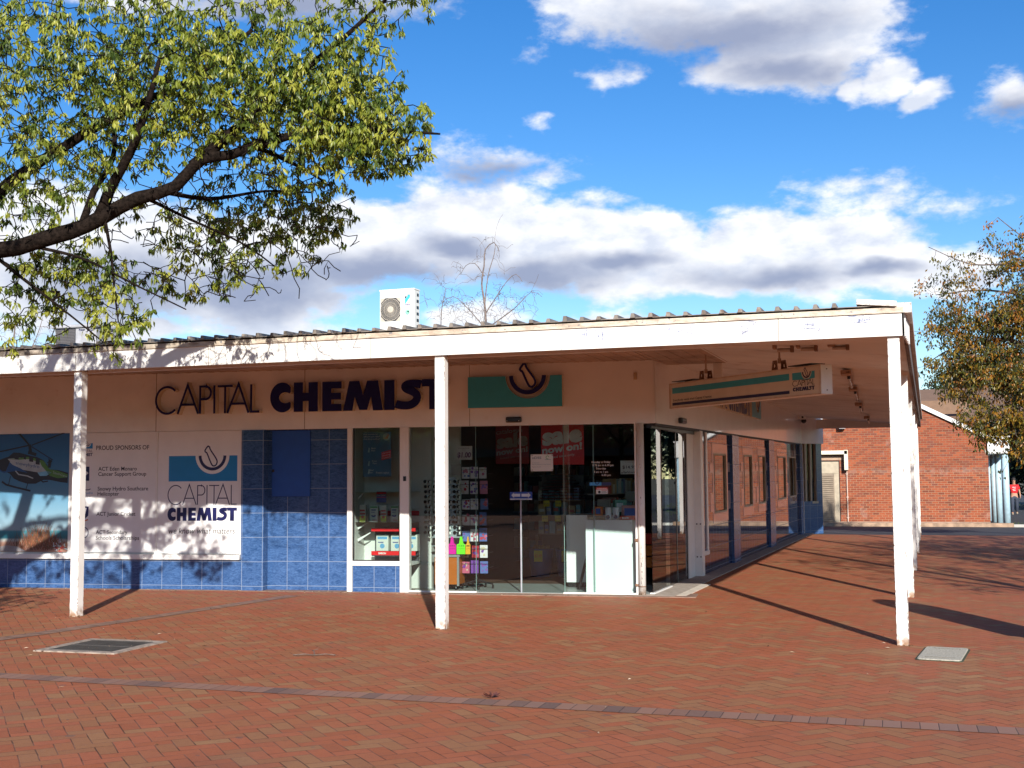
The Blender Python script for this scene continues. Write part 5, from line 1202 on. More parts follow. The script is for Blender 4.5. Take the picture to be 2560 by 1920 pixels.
for zi, z in enumerate((.72, 1.03, 1.28)):
    x = -2.27; c_ = 0
    while x < -1.62:
        w_ = rg.uniform(.07,.13); h = rg.uniform(.10,.21); round_ = (zi == 1 and 2 <= c_ <= 3)
        if round_: w_ = .13; h = .21
        mb = MB()
        if round_: mb.lathe((x+w_/2,3.18,z+.001), [(w_*.48,0),(w_*.48,h*.85),(w_*.40,h)], 16)
        else: mb.box(x, x+w_*.93, 3.1, 3.25, z+.001, z+h)
        mb.box(x+w_*.15,x+w_*.8,3.095 if not round_ else 3.112,3.10 if not round_ else 3.118,z+h*.3,z+h*.55,1)
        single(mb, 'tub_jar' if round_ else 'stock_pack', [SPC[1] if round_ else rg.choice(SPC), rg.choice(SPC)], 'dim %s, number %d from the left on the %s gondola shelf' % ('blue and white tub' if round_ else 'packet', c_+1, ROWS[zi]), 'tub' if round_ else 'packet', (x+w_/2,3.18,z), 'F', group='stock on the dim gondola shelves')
        x += w_ + .01; c_ += 1
for k, (x, lab) in enumerate(((-2.19,'left blue tub with a yellow price card on the shop floor'),(-1.73,'right blue tub half hidden by the grey white counter'))):
    t = thing('blue_tub', lab, 'tub', (x,2.85,.012), 'F', group='blue tubs on the shop floor')
    mb = MB(); mb.lathe((x,2.85,.02), [(.155,0),(.165,.02),(.205,.42),(.215,.44),(.215,.46)], 24); part(mb, 'tub', colr('tub_blue', (.02,.10,.28), .35), t, smooth=True)
    mb = MB(); mb.box(x-.07,x+.07,2.628,2.632,.28,.46); text_mb(mb, '$2.49', x-.055, .35, 2.627, wd=.11, h=.05, mi=1); part(mb, 'price_card', [bpy.data.materials['tag_lemon'], RED], t)
    mb = MB(); 
    for q in range(14): mb.cbox((x+rg.uniform(-.12,.12), 2.85+rg.uniform(-.12,.12), .46+rg.uniform(0,.05)), (.04,.015,.03), Matrix.Rotation(rg.uniform(0,3),3,'Z'))
    o_ = part(mb, 'contents', SPC[3], t); o_['kind'] = 'stuff'
# rear wall bays: dim, only hints show
t = thing('wall_shelving', 'dark wall shelving full of stock at the back of the shop', 'shelves', (-2.9,6.6,.02), 'F')
mb = MB()
for z in (.3,.65,1.0,1.35,1.7): mb.box(-3.4,-1.6,6.3,6.7,z-.02,z)
part(mb, 'shelf', SHM, t)
mb = MB()
for z in (.3,.65,1.0,1.35,1.7):
    x = -3.38
    while x < -1.7:
        w_ = rg.uniform(.05,.14); mb.box(x,x+w_*.92,6.35,6.5,z,z+rg.uniform(.12,.26), rg.randint(0,5)); x += w_
o_ = part(mb, 'packed_stock', SPC, t); o_['kind'] = 'stuff'
t = thing('side_shelving', 'dark shelving with packets behind the side entry glass', 'shelves', (2.0,1.2,.02), 'S')
mb = MB()
for z in (.2,.5,.8,1.1,1.4): mb.box(1.5,3.4,1.1,1.4,z-.02,z)
part(mb, 'shelf', SHM, t)
mb = MB()
for z in (.2,.5,.8,1.1,1.4):
    x = 1.52
    while x < 3.3:
        w_ = rg.uniform(.06,.14); mb.box(x,x+w_*.9,1.05,1.25,z,z+rg.uniform(.12,.24), rg.randint(0,5)); x += w_
o_ = part(mb, 'packed_stock', SPC, t); o_['kind'] = 'stuff'
for k, (z, col) in enumerate(((.62,RC),(.44,OR),(.26,OR))):
    mb = MB(); mb.box(1.75,2.15,.40,.60,z,z+.155,0); mb.lathe((1.95,.399,z+.08),[(.07,0),(.07,.001)],14,1,mat=Matrix.Rotation(R(90),3,'X')@Matrix.Scale(.6,3,(0,0,1)))
    single(mb, 'stock_box', [col, BC], '%s red and orange box in the stack behind the side glass' % ('top','middle','bottom')[k], 'box', (1.95,.5,z), 'S', group='boxes stacked behind the side glass')
notice('price_card', 'white price card reading $1.99 low behind the side entry glass', 1.75, 2.10, .80, .99, .36, [PAPER, TXT, RED], lambda mb, y: (text_mb(mb, '$1.99', 1.80, .86, y, wd=.22, h=.055, mi=0), mb.box(1.75,2.10,y,y+.0005,.955,.99,1)), 'price card', fr='S')

# ------------------------------------------------------------------ plant on the roof
t = thing('air_conditioner', 'ivory twin fan air conditioner unit standing on the roof', 'air conditioner', (-12.9,17.2,4.8), 'W', R(-1.5))
def acx(mb): return mb
mb = MB(); mb.box(-13.405,-12.385,17.0,17.34,4.9,6.66); part(mb, 'casing', ACWHITE, t, bevel=.02)
mb = MB(); mb.box(-13.415,-12.375,16.985,17.355,6.655,6.70); part(mb, 'lid', ACWHITE, t, bevel=.01)
for zc in (6.155, 5.30):
    mb = MB(); mb.box(-13.375,-12.775,16.995,17.0,zc-.33,zc+.33,1); cx_, cz_ = -13.075, zc
    mb.lathe((cx_,16.994,cz_), [(.29,0),(.285,.002)], 36, 1, mat=Matrix.Rotation(R(90),3,'X'))
    mb.stroke([(cx_-.30,cz_-.325),(cx_+.30,cz_-.325),(cx_+.30,cz_+.325),(cx_-.30,cz_+.325)], .022, 16.985, 16.998, 0, 0, closed=True)
    for k in range(36):
        a = k*R(10); P_ = []
        for q in range(6):
            rq = .085+.21*q/5; aa = a - .55*(q/5)**1.2; P_.append((cx_+rq*math.cos(aa), cz_+rq*math.sin(aa)))
        mb.stroke(P_, .007, 16.978, 16.984, 2, 2)
    mb.stroke(arc(cx_,cz_,.295,.295,0,360,36)[:-1], .012, 16.976, 16.986, 2, 2, closed=True); mb.stroke(arc(cx_,cz_,.19,.19,0,360,30)[:-1], .005, 16.977, 16.983, 2, 2, closed=True)
    for sx in (-1,1):
        for sz in (-1,1): mb.poly([(cx_+sx*.29,cz_+sz*.315),(cx_+sx*.15,cz_+sz*.315),(cx_+sx*.29,cz_+sz*.17)], 16.982, 16.99, 2, 2)
    mb.lathe((cx_,16.985,cz_), [(.09,0),(.085,.02),(.02,.024)], 24, 2, mat=Matrix.Rotation(R(90),3,'X'))
    part(mb, 'fan_grille', [ACWHITE, colr('fan_dark', (.05,.05,.055)), colr('grille_beige', (.50,.44,.36))], t)
mb = MB(); mb.poly([(-12.66,6.27),(-12.51,6.46),(-12.51,6.53),(-12.56,6.53),(-12.66,6.40)], 16.994,16.997,0,0); mb.poly([(-12.66,6.41),(-12.60,6.49),(-12.66,6.49)], 16.9935,16.997,1,1); mb.poly([(-12.60,6.30),(-12.51,6.42),(-12.51,6.30)], 16.994,16.997,4,4)
text_mb(mb, 'DAIKIN', -12.66, 6.515, 16.9935, wd=.15, h=.02, mi=1, bold=.03); text_mb(mb, 'INVERTER', -12.66, 6.245, 16.995, wd=.15, h=.028, mi=2, bold=.05); text_mb(mb, 'Super Multi Plus', -12.66, 6.21, 16.995, wd=.15, h=.016, mi=2, bold=.02)
mb.lathe((-12.585,16.997,6.06), [(.068,0),(.068,.002)], 20, 3, mat=Matrix.Rotation(R(90),3,'X')); mb.poly([(-12.60,6.08),(-12.56,6.11),(-12.53,6.05),(-12.57,6.06)], 16.993,16.9945,1,1)
part(mb, 'badge', [colr('badge_cyan', (.05,.42,.70)), DARKPL, colr('badge_purple', (.10,.06,.22)), colr('badge_mint', (.25,.62,.42)), colr('badge_sand', (.6,.55,.38))], t)
mb = MB()
for k in range(7): z = 6.50 - k*.17; mb.box(-12.387,-12.375,17.14+ (0 if k else .02),17.26,z,z+.075)
part(mb, 'side_slot', DARKPL, t)
mb = MB(); mb.box(-13.3,-13.2,17.0,17.34,4.8,4.9); mb.box(-12.6,-12.5,17.0,17.34,4.8,4.9); part(mb, 'foot', STEEL, t)
t = thing('roof_cooler', 'grey evaporative cooler with a dark mesh side on the roof at far left', 'cooler', (-20.8,14.5,4.8), 'W', 0)
mb = MB(); mb.plan([(-21.45,14.0),(-20.15,14.0),(-20.15,15.1),(-21.45,15.1)], 4.8, 5.70); part(mb, 'body', pbr('cooler_grey', (.38,.38,.40), .5, var=.15), t, bevel=.03)
mb = MB(); mb.plan([(-21.52,13.93),(-20.08,13.93),(-20.08,15.2),(-21.52,15.2)], 5.68, 5.77); part(mb, 'lid', bpy.data.materials['cooler_grey'], t, bevel=.03)
mb = MB(); mb.box(-21.40,-20.78,13.985,14.0,4.9,5.66,0)
for k in range(18): z = 4.92+k*.041; mb.box(-21.39,-20.79,13.975,13.985,z,z+.012,1)
for k in range(18): x = -21.38+k*.034; mb.box(x,x+.008,13.972,13.986,4.91,5.65,1)
part(mb, 'mesh_side', [colr('mesh_black', (.02,.02,.03)), colr('mesh_grey', (.15,.14,.14))], t)
mb = MB(); text_mb(mb, 'Primair', -20.68, 5.60, 13.996, wd=.2, h=.05, bold=.05); mb.box(-20.4,-20.22,13.995,13.999,5.58,5.60); part(mb, 'lettering', NAVY_P, t)

# ------------------------------------------------------------------ brick building at the end of the lane
t = thing('brick_building', 'red brick building with a sloping gable wall across the lane', 'building', (0,37,-.3), 'W', absolute=False); OFF[t.name] = (0,0,0)
def B(mb, name, mats, label=None, parent=None, **k): return part(mb, name, mats, parent or t, label, **k)
gl = lambda x: 3.09-.30 + (2.64-x)*.523 + .13
mb = MB(); mb.poly([(-30,0),(2.52,0),(2.52,3.33),(-3.1,6.27),(-30,6.27)], 0, .25); B(mb, 'brick_wall', BRICK)
mb = MB(); mb.box(2.5,2.52,.25,14,0,3.2); mb.box(-30,2.5,14,14.2,0,5.9); B(mb, 'side_wall', BRICK)
mb = MB(); mb.stroke([(-3.1,6.31),(2.66,3.30)], .15, -.12, .12); B(mb, 'barge_board', WHITE)
mb = MB(); mb.add([(-3.1,-.05,6.33),(2.7,-.05,3.33),(2.7,14,3.33),(-3.1,14,6.33)], [(0,1,2,3)]); B(mb, 'roof', pbr('tan_roof', (.20,.12,.075), .8, var=.1))
mb = MB(); mb.box(-8,2.2,7,7.2,4.6,5.2); mb.add([(-8,6,4.2),(5.0,6,4.2),(3.2,13,6.1),(-8,13,6.1)], [(0,1,2,3)]); B(mb, 'upper_roof', bpy.data.materials['tan_roof'])
mb = MB(); mb.box(2.50,3.27,-.12,9,2.74,3.35); B(mb, 'awning_box', WHITE, bevel=.01)
mb = MB(); mb.box(2.45,3.30,-.16,9,3.35,3.40); B(mb, 'awning_trim', WHITE)
for x, y, r_ in ((3.11,.1,.125),(2.96,2.2,.12),(2.90,4.4,.12),(2.75,6.2,.10)):
    mb = MB(); mb.tube([(x,y,0.0),(x,y,2.74)], r_, 18); B(mb, 'round_column', PALEBLUE, smooth=True)
mb = MB(); mb.box(-3.62,-2.96,-.04,.04,0,2.50); B(mb, 'door_frame', BEIGE)
mb = MB(); mb.box(-3.60,-3.14,-.055,-.02,.03,2.03); dr = B(mb, 'louvre_door', pbr('tan_slat', (.24,.185,.13), .6, var=.12)); 
mb = MB()
for k in range(24):
    z = .10+k*.08; mb.add([(-3.60,-.10,z),(-3.16,-.10,z),(-3.16,-.06,z+.072),(-3.60,-.06,z+.072)], [(0,1,2,3)])
B(mb, 'slat', bpy.data.materials['tan_slat'], parent=dr)
mb = MB(); mb.box(-3.62,-2.97,-.06,-.041,2.05,2.46); B(mb, 'door_head_board', BEIGE)
mb = MB(); mb.box(-2.97,-2.93,-.01,.0,.0,2.52); mb.box(-3.62,-2.93,-.012,.0,2.50,2.54); B(mb, 'door_reveal', DARKPL)
mb = MB(); mb.box(-3.62,-2.76,-.02,-.001,2.56,2.74); B(mb, 'pale_lintel', m_brick('pale_lintel_brick', [(0,(.42,.28,.18)),(1,(.52,.36,.25))], (.5,.38,.28)))
mb = MB(); mb.box(-3.7,-2.60,-.30,-.0,2.78,2.93); mb.box(-2.73,-2.59,-.30,0,2.17,2.95); B(mb, 'door_hood', CREAMTRIM, bevel=.01)
mb = MB(); mb.tube([(-2.655,-.05,2.17),(-2.655,-.05,.15)], .022, 8); 
for z in (2.0,1.1,.3): mb.box(-2.70,-2.61,-.06,0,z,z+.03)
B(mb, 'conduit', pbr('pale_conduit', (.55,.40,.32), .6))
mb = MB(); mb.box(-30,2.52,-.012,.0,.0,.16); B(mb, 'plinth', pbr('stained_plinth', (.36,.26,.20), .9, var=.3, scale=3))
l2 = thing('wall_light', 'small white floodlight high on the far brick wall', 'light', (-2.77,36.9,3.48), 'W', absolute=False); OFF[l2.name] = (0,0,0)
mb = MB(); mb.box(-.12,.12,-.2,0,0,.16); part(mb, 'housing', WHITE, l2, bevel=.01); mb = MB(); mb.box(-.13,.0,-.02,.1,-.04,.0); part(mb, 'bracket', DARKPL, l2)
# ------------------------------------------------------------------ trees
def grow(tree, limbs, tips, bark, rng, bare_tips=(), step=.16, wander=.035, twig_r=.0035, expo=.42, leafy=None, leafmat=None, name_crown='crown', sag=.0, sides=6, droop_tips=0.0, rmul=1.0):
    """limbs: polylines with start/end radius; every tip is joined to the nearest part of the skeleton by a bending twig"""
    pos = []; par = []; fixed = []
    mbk = MB()
    for P_, r0, r1 in limbs:
        Q = [Vector(p) for p in P_]; S = []
        for i in range(len(Q)-1):           # catmull style resample
            p0 = Q[max(i-1,0)]; p1 = Q[i]; p2 = Q[i+1]; p3 = Q[min(i+2,len(Q)-1)]
            m_ = max(2, int((p2-p1).length/step))
            for k in range(m_):
                u = k/m_; S.append(.5*((2*p1)+(p2-p0)*u+(2*p0-5*p1+4*p2-p3)*u*u+(3*p1-p0-3*p2+p3)*u**3))
        S.append(Q[-1]); n_ = len(S)
        rs = [r0+(r1-r0)*(k/(n_-1))**.8 for k in range(n_)]
        S2 = [p + Vector((rng.uniform(-1,1),rng.uniform(-1,1),rng.uniform(-1,1)))*rs[k]*.12 for k, p in enumerate(S)]
        rs2 = [r_*(1+rng.uniform(-.07,.07)) for r_ in rs]
        mbk.tube([tuple(p) for p in S2], rs2, 12 if r0 > .06 else 8)
        for k, p in enumerate(S):
            pos.append(np.array(p)); par.append(len(pos)-2 if k else -1); fixed.append(rs[k])
    nb = len(tips); tips = [np.array(t_) for t_ in list(tips) + list(bare_tips)]
    arr = np.array(pos); 
    dist = [np.min(((arr - t_)**2).sum(1)) for t_ in tips]
    order = np.argsort(dist)
    P_all = np.zeros((len(pos)+len(tips)*40, 3)); P_all[:len(pos)] = arr; n_ = len(pos)
    depth = np.zeros(len(P_all)); tipnodes = []
    for ti in order:
        t_ = tips[ti]; d = np.sqrt(((P_all[:n_] - t_)**2).sum(1)) + depth[:n_]*.10
        b = int(np.argmin(d)); a = P_all[b]; v = t_ - a; L = np.linalg.norm(v)
        if L < .03:
            if ti < nb: tipnodes.append((b, t_))
            continue
        m_ = max(2, int(L/step)); prev = b
        side = np.array([rng.gauss(0,1), rng.gauss(0,1), rng.gauss(0,1)*.7]); side -= v*(side@v)/(L*L+1e-9); side /= np.linalg.norm(side)+1e-9
        amp = L*rng.uniform(.03,.13)
        for k in range(1, m_+1):
            u = k/m_; q = a + v*u + side*amp*math.sin(math.pi*u) + np.array([rng.uniform(-1,1)*wander*.5 for _ in range(3)])*(u < 1)
            q[2] += sag*L*math.sin(math.pi*u)
            if n_ >= len(P_all): break
            P_all[n_] = q; depth[n_] = depth[prev] + L/m_; par.append(prev); fixed.append(0); prev = n_; n_ += 1
        if ti < nb: tipnodes.append((prev, t_))
    cnt = np.zeros(n_)
    for i in range(n_-1, -1, -1):
        if cnt[i] == 0: cnt[i] = 1
        if par[i] >= 0: cnt[par[i]] += cnt[i]*(1 if True else 0)
    # twigs as short tubes
    child = {}
    base = len(arr)
    for i in range(base, n_): child.setdefault(par[i], []).append(i)
    tw = MB()
    starts = []
    for i in range(base, n_):
        if par[i] < base or (len(child.get(par[i], [])) > 1 and child[par[i]][0] != i): starts.append(i)
    rad = lambda i: min(.05, twig_r * max(1, cnt[i]/6.0)**expo) * rmul
    for s0 in starts:
        ch = [par[s0], s0]; cur = s0
        while cur in child: cur = child[cur][0]; ch.append(cur)
        rs = [rad(max(c_, s0)) for c_ in ch]; rs[0] = rs[1]
        tw.tube([tuple(P_all[c_]) for c_ in ch], rs, 5 if rs[0] > .008 else 4, cap=False)
    part(mbk, 'trunk', bark, tree, smooth=True)
    part(tw, 'branches', bark, tree)
    if leafy:
        lm = MB()
        for b, t_ in tipnodes: leafy(lm, Vector(t_), rng)
        part(lm, name_crown, leafmat, tree)
def cluster(n, ln, wd, droop, spread, tint0, tint1):
    def f(mb, c, rng):
        base = rng.uniform(tint0, tint1)
        k = rng.randint(int(n*.6), int(n*1.35)) if n > 2 else n
        for _ in range(k):
            a = rng.uniform(0, 6.283); ph = droop + rng.uniform(-.5,.5)
            d = Vector((math.cos(a)*math.cos(ph), math.sin(a)*math.cos(ph), -math.sin(ph)))
            o = c + Vector((rng.gauss(0,1), rng.gauss(0,1), rng.gauss(0,.8)))*spread
            L = ln*rng.uniform(.5,1.3); w_ = wd*rng.uniform(.6,1.3)
            sd_ = d.cross(Vector((rng.uniform(-1,1), rng.uniform(-1,1), rng.uniform(-1,1)))).normalized()
            nn = sd_.cross(d)
            m1 = o + d*L*.5 - nn*L*.06; t1 = o + d*L + Vector((0,0,-L*.14))
            p = [tuple(o), tuple(m1 + sd_*w_/2 + nn*w_*.18), tuple(t1), tuple(m1 - sd_*w_/2 + nn*w_*.18), tuple(o + d*L*.5)]
            mb.add([p[0], p[1], p[2], tuple(m1)], [(0,1,2,3)], 0, min(1, max(0, base+rng.uniform(-.12,.12))))
            mb.add([p[0], tuple(m1), p[2], p[3]], [(0,1,2,3)], 0, min(1, max(0, base+rng.uniform(-.12,.12))))
    return f
def clump_points(rng, blobs, per=9, r_=.20):
    out = []
    for (x, y, z, rx, ry, rz, n) in blobs:
        for _ in range(max(1, n//per)):
            c = blob_points(rng, [(x, y, z, rx, ry, rz, 1)])[0]; k_ = rng.uniform(.5, 1.4)
            for _ in range(int(per*k_)): out.append((c[0]+rng.gauss(0,r_*k_), c[1]+rng.gauss(0,r_*k_), c[2]+rng.gauss(0,r_*k_*.75)-.1))
    return out
def blob_points(rng, blobs, keep=None):
    out = []
    for (x, y, z, rx, ry, rz, n) in blobs:
        k = 0
        while k < n:
            v = Vector((rng.gauss(0,1), rng.gauss(0,1), rng.gauss(0,1))).normalized() * rng.random()**.42
            p = (x+v.x*rx, y+v.y*ry, z+v.z*rz)
            k += 1
            if keep is None or keep(p): out.append(p)
    return out

# big tree reaching in from the left
rng = random.Random(77)
LEAF_G = m_leaf('spring_leaves', [(0,(.045,.085,.012)),(.3,(.13,.18,.022)),(.65,(.31,.35,.040)),(1,(.50,.50,.085))], .42)
tr = thing('spring_tree', 'large tree with lime green spring leaves leaning in over the canopy at top left', 'tree', (-11.3,-3.4,0), 'W'); OFF[tr.name] = (-11.3,-3.4,0)
limbs = [([(-11.3,-3.4,-.1),(-11.25,-3.38,1.2),(-11.0,-3.3,2.5),(-10.5,-3.2,3.3)], .34, .27),
         ([(-10.6,-3.2,3.2),(-9.6,-3.0,3.72),(-8.75,-2.9,4.10),(-8.35,-2.85,3.95),(-7.9,-2.8,4.02),(-7.3,-2.65,4.22),(-6.9,-2.6,4.42),(-6.50,-2.55,4.50),(-6.28,-2.5,4.76),(-5.98,-2.4,4.80),(-5.6,-2.4,4.93)], .145, .045),
         ([(-6.35,-2.5,4.70),(-6.1,-2.4,4.95),(-5.85,-2.2,5.25),(-5.5,-2.1,5.6),(-5.1,-2.0,5.9),(-4.5,-1.9,6.4)], .065, .015),
         ([(-5.7,-2.4,4.88),(-5.2,-2.3,4.98),(-4.75,-2.2,5.0),(-4.3,-2.1,4.95),(-3.95,-2.0,4.92)], .05, .01),
         ([(-5.7, -2.4, 4.86), (-5.61, -1.55, 4.82), (-5.67, -0.9, 4.8)], .03, .008),
         ([(-6.7, -2.6, 4.48), (-6.52, -1.97, 4.51), (-6.18, -1.4, 4.69), (-5.9, -0.9, 4.76)], .03, .008),
         ([(-6.8, -2.6, 4.4), (-6.63, -1.97, 4.27), (-6.4, -1.4, 4.12), (-6.24, -0.9, 3.89)], .022, .006),
         ([(-7.25,-2.65,4.25),(-7.2,-2.6,3.9),(-7.15,-2.6,3.5),(-7.1,-2.6,3.2)], .02, .006),
         ([(-7.3,-2.65,4.22),(-7.15,-2.7,4.5),(-6.85,-2.8,4.8),(-6.6,-2.9,5.2),(-6.4,-3.0,5.6)], .07, .02),
         ([(-7.45,-2.7,4.2),(-7.5,-2.5,4.55),(-7.35,-2.4,4.9),(-7.45,-2.2,5.5),(-7.2,-2.0,6.2)], .04, .012),
         ([(-8.9,-2.9,3.95),(-8.6,-2.6,4.6),(-7.9,-2.4,5.1),(-7.2,-2.2,5.5),(-6.6,-2.1,5.75),(-6.0,-2.0,6.2)], .08, .02),
         ([(-8.5,-2.9,4.0),(-8.2,-2.7,3.7),(-7.8,-2.5,3.35),(-7.5,-2.3,3.05)], .025, .006),
         ([(-8.2,-2.85,4.02),(-7.5,-2.7,3.85),(-6.9,-2.6,3.55),(-6.4,-2.5,3.3)], .02, .006),
         ([(-10.4,-3.2,3.4),(-10.2,-2.6,4.6),(-9.8,-2.1,5.6),(-9.2,-1.8,6.6)], .14, .03),
         ([(-10.8,-3.3,3.0),(-11.4,-4.2,4.2),(-12.0,-5,5.4)], .16, .03),([(-10.6,-3.3,3.2),(-9.8,-4.8,4.6),(-8.3,-6.1,5.5),(-6.9,-6.9,6.0)], .12, .03),  # last limb is added, unseen, to carry the shading clump
         ([(-10.3,-3.2,3.4),(-10.2,-4.0,3.9),(-9.8,-4.8,4.2),(-9.0,-5.6,3.7)], .08, .02)]
blobs = [(-7.8,-2.4,5.9,1.7,1.2,1.0,640), (-6.6,-2.3,5.45,1.3,1.0,.75,480), (-5.6,-2.2,5.5,1.15,.9,.70,450), (-4.95,-2.1,5.4,.66,.7,.66,270), (-4.52,-2.1,4.95,.58,.6,.40,190), (-5.2,-2.2,4.85,.85,.7,.42,190),
         (-6.59, -0.9, 4.63, 0.97, 0.63, 0.48, 90), (-5.96, -0.9, 4.52, 0.57, 0.57, 0.44, 60), (-6.19, -0.9, 4.06, 0.44, 0.4, 0.19, 16), (-7.62, -0.9, 4.23, 0.92, 0.57, 0.57, 70), (-7.6,-2.6,4.6,1.0,.7,.5,110), (-7.9,-2.4,3.65,.9,.5,.5,80), (-7.39, -0.9, 3.77, 0.4, 0.34, 0.23, 14),
         (-7.2,-2.4,3.35,.55,.35,.36,40), (-8.4,-2.3,3.35,.45,.35,.45,36), (-7.6,-2.1,3.12,.35,.3,.25,14), (-4.7,-1.9,6.3,.7,.6,.30,70), (-6.4,-1.9,6.5,1.5,.8,.45,220),
         (-9.6,-2.2,5.4,1.3,1.3,1.4,200), (-9.7,-2.9,3.6,.9,.9,.8,110), (-11.6,-4.3,4.6,1.6,1.6,1.3,160), (-10.6,-4.9,3.6,1.3,1.2,1.1,120),(-8.9,-5.7,3.3,1.1,1.0,.8,260),(-6.75,-6.9,6.0,.75,.8,1.1,190),(-8.3,-2.5,4.9,.9,.6,.5,60),(-8.0,-2.2,3.9,.8,.5,.5,90),(-6.9,-1.3,4.1,.8,.5,.55,80),(-5.9,-1.0,4.5,.8,.4,.4,60),(-9.6,-1.9,6.6,1.2,1.0,.5,80)]  # the unseen high clump nearest the sun is added to shade the main limb
tips = blob_points(rng, blobs)
grow(tr, limbs, tips, BARK, rng, leafy=cluster(15, .070, .025, 1.0, .020, .0, 1.0), leafmat=LEAF_G, twig_r=.0048, bare_tips=blob_points(rng, [(-7.4,-2.5,4.9,1.9,.9,1.2,260),(-5.9,-2.4,4.7,1.5,.8,.8,260),(-6.2,-1.9,3.95,1.4,.7,.6,220),(-7.9,-2.4,3.6,1.0,.6,.5,90)]))
# autumn tree on the right
rng = random.Random(31)
LEAF_O = m_leaf('autumn_leaves', [(0,(.035,.045,.012)),(.4,(.12,.12,.020)),(.65,(.26,.17,.018)),(.88,(.38,.17,.020)),(1,(.30,.085,.02))], .3)
tr = thing('autumn_tree', 'tree with orange and olive autumn leaves hanging before the brick gable at right', 'tree', (5.2,21,0), 'W')
limbs = [([(5.2,21,-.1),(5.1,21,2.0),(4.9,21.1,3.6),(4.7,21.2,5.2),(4.3,21.4,6.8),(3.8,21.5,8.0)], .20, .03),
         ([(5.0,21,3.2),(4.2,21.3,4.3),(3.3,21.6,4.9),(2.2,21.9,5.2),(1.2,22.1,5.1),(.55,22.2,4.75)], .09, .012),
         ([(4.85,21,4.2),(3.9,21.4,5.6),(2.9,21.8,6.3),(1.8,22,6.55),(.7,22.1,6.5)], .08, .010),
         ([(4.8,21,5.0),(3.7,21.3,6.5),(2.7,21.5,7.1),(1.6,21.6,7.2),(.55,21.7,7.75)], .05, .008),
         ([(4.6,21,5.6),(3.6,21.3,7.2),(2.9,21.5,7.8),(2.3,21.6,8.4)], .05, .008),
         ([(5.0,21,2.8),(4.0,21.5,3.6),(3.0,21.8,3.7),(2.0,22,3.4),(1.3,22,3.0)], .06, .01)]
blobs = [(3.3,21.7,5.9,1.5,1.2,1.15,765),(1.1,22,6.9,.7,.5,.5,51),(.9,22,5.9,.8,.5,.5,76),(1.6,21.9,7.7,.6,.4,.3,20),(2.1,21.9,5.8,.95,.9,.85,357),(1.4,22,5.1,.8,.7,.75,255),(2.4,21.9,4.5,1.3,.9,.85,476),(1.3,22.1,4.2,.75,.6,.7,221),(3.4,21.8,3.7,1.3,.9,.95,544),(2.6,22,2.9,1.0,.6,.5,187),(1.9,22.1,3.3,.75,.5,.62,161),(2.9,22,2.65,.65,.5,.5,76),
         (2.6,21.6,7.2,.9,.7,.45,110),(3.6,21.5,7.4,1.2,.9,.7,221),(1.0,22,6.35,.6,.4,.28,35),(2.2,21.6,8.1,.4,.3,.3,10),(.7,21.7,7.4,.3,.2,.4,9),(.75,22.1,5.6,.5,.4,.5,42),(4.8,21.2,5.4,1.4,1.3,1.9,357),(.62,22.1,4.7,.3,.3,.4,25),(1.6,22,2.75,.5,.4,.35,25)]
tips = clump_points(rng, blobs)
grow(tr, limbs, tips, BARK2, rng, leafy=cluster(11, .095, .050, .9, .070, .0, .95), leafmat=LEAF_O, step=.25, twig_r=.0055)
# bare birch behind the roof
rng = random.Random(12)
def bare(name, lab, base, limbs, tips, grp=None, sag=.16, r=.0055):
    t = thing(name, lab, 'tree', base, 'W', group=grp); grow(t, limbs, tips, BIRCH, rng, step=.22, twig_r=r, sag=sag, wander=.03, expo=.5)
def weep(cx, cy, cz, n, rx, rz, ry=1.2):
    return [(cx+rng.gauss(0,1)*rx*.5, cy+rng.gauss(0,1)*ry*.5, cz+rng.gauss(0,1)*rz*.5) for _ in range(n)]
bare('bare_birch', 'tall bare weeping birch behind the roof right of the air conditioner', (-15.0,30,-.3),
     [([(-15.0,30,-.4),(-15.05,30,4),(-15.1,30,7.6),(-15.25,30,8.9),(-15.15,30,9.6),(-15.1,30,10.2),(-14.75,30,10.45),(-14.55,30,10.1)], .14, .012),
      ([(-15.15,30,8.0),(-15.0,30,9.2),(-14.75,30,10.0),(-14.7,30,10.4)], .03, .01),([(-15.15,30,9.2),(-15.6,30.2,9.75),(-16.0,30.3,9.7),(-16.2,30.3,9.4)], .02, .008),([(-15.1,30,7.8),(-14.3,30,8.9),(-13.9,30,9.2),(-13.65,30,8.9)], .025, .008),
      ([(-15.1,30,7.2),(-14.0,30,7.9),(-13.3,30,8.5),(-12.9,30,8.3)], .03, .008),([(-15.1,30,7.2),(-15.8,30,8.0),(-16.4,30,8.5),(-17.0,30,8.2)], .025, .008)],
     weep(-15.0,30,9.2,60,.8,1.3) + weep(-15.0,30,8.0,200,1.5,.8) + weep(-13.8,30,8.2,60,.8,.7) + weep(-16.3,30,8.2,50,.6,.6) + weep(-15.9,30,9.5,12,.5,.3) + weep(-14.6,30,10.3,14,.35,.25))
bare('bare_birch', 'low bare tree crown rising behind the roof beside the tall birch', (-17.2,31,-.3),
     [([(-17.2,31,-.4),(-17.25,31,5),(-17.3,31,7.8),(-17.1,31,9.0)], .10, .01)], weep(-17.0,31,8.4,110,1.1,1.0) + weep(-16.9,31,9.1,16,.5,.4))
bare('bare_tree', 'bare twiggy tree behind the roof cooler at far left', (-37,30,-.3),
     [([(-37,30,-.4),(-36.9,30,5),(-36.6,30,8.6)], .14, .02),([(-36.9,30,5.5),(-35.6,30,7.6),(-35.2,30,8.6)], .05, .01)], weep(-36.4,30,7.9,130,2.6,1.0) + weep(-34,30,7.4,60,1.6,.8))
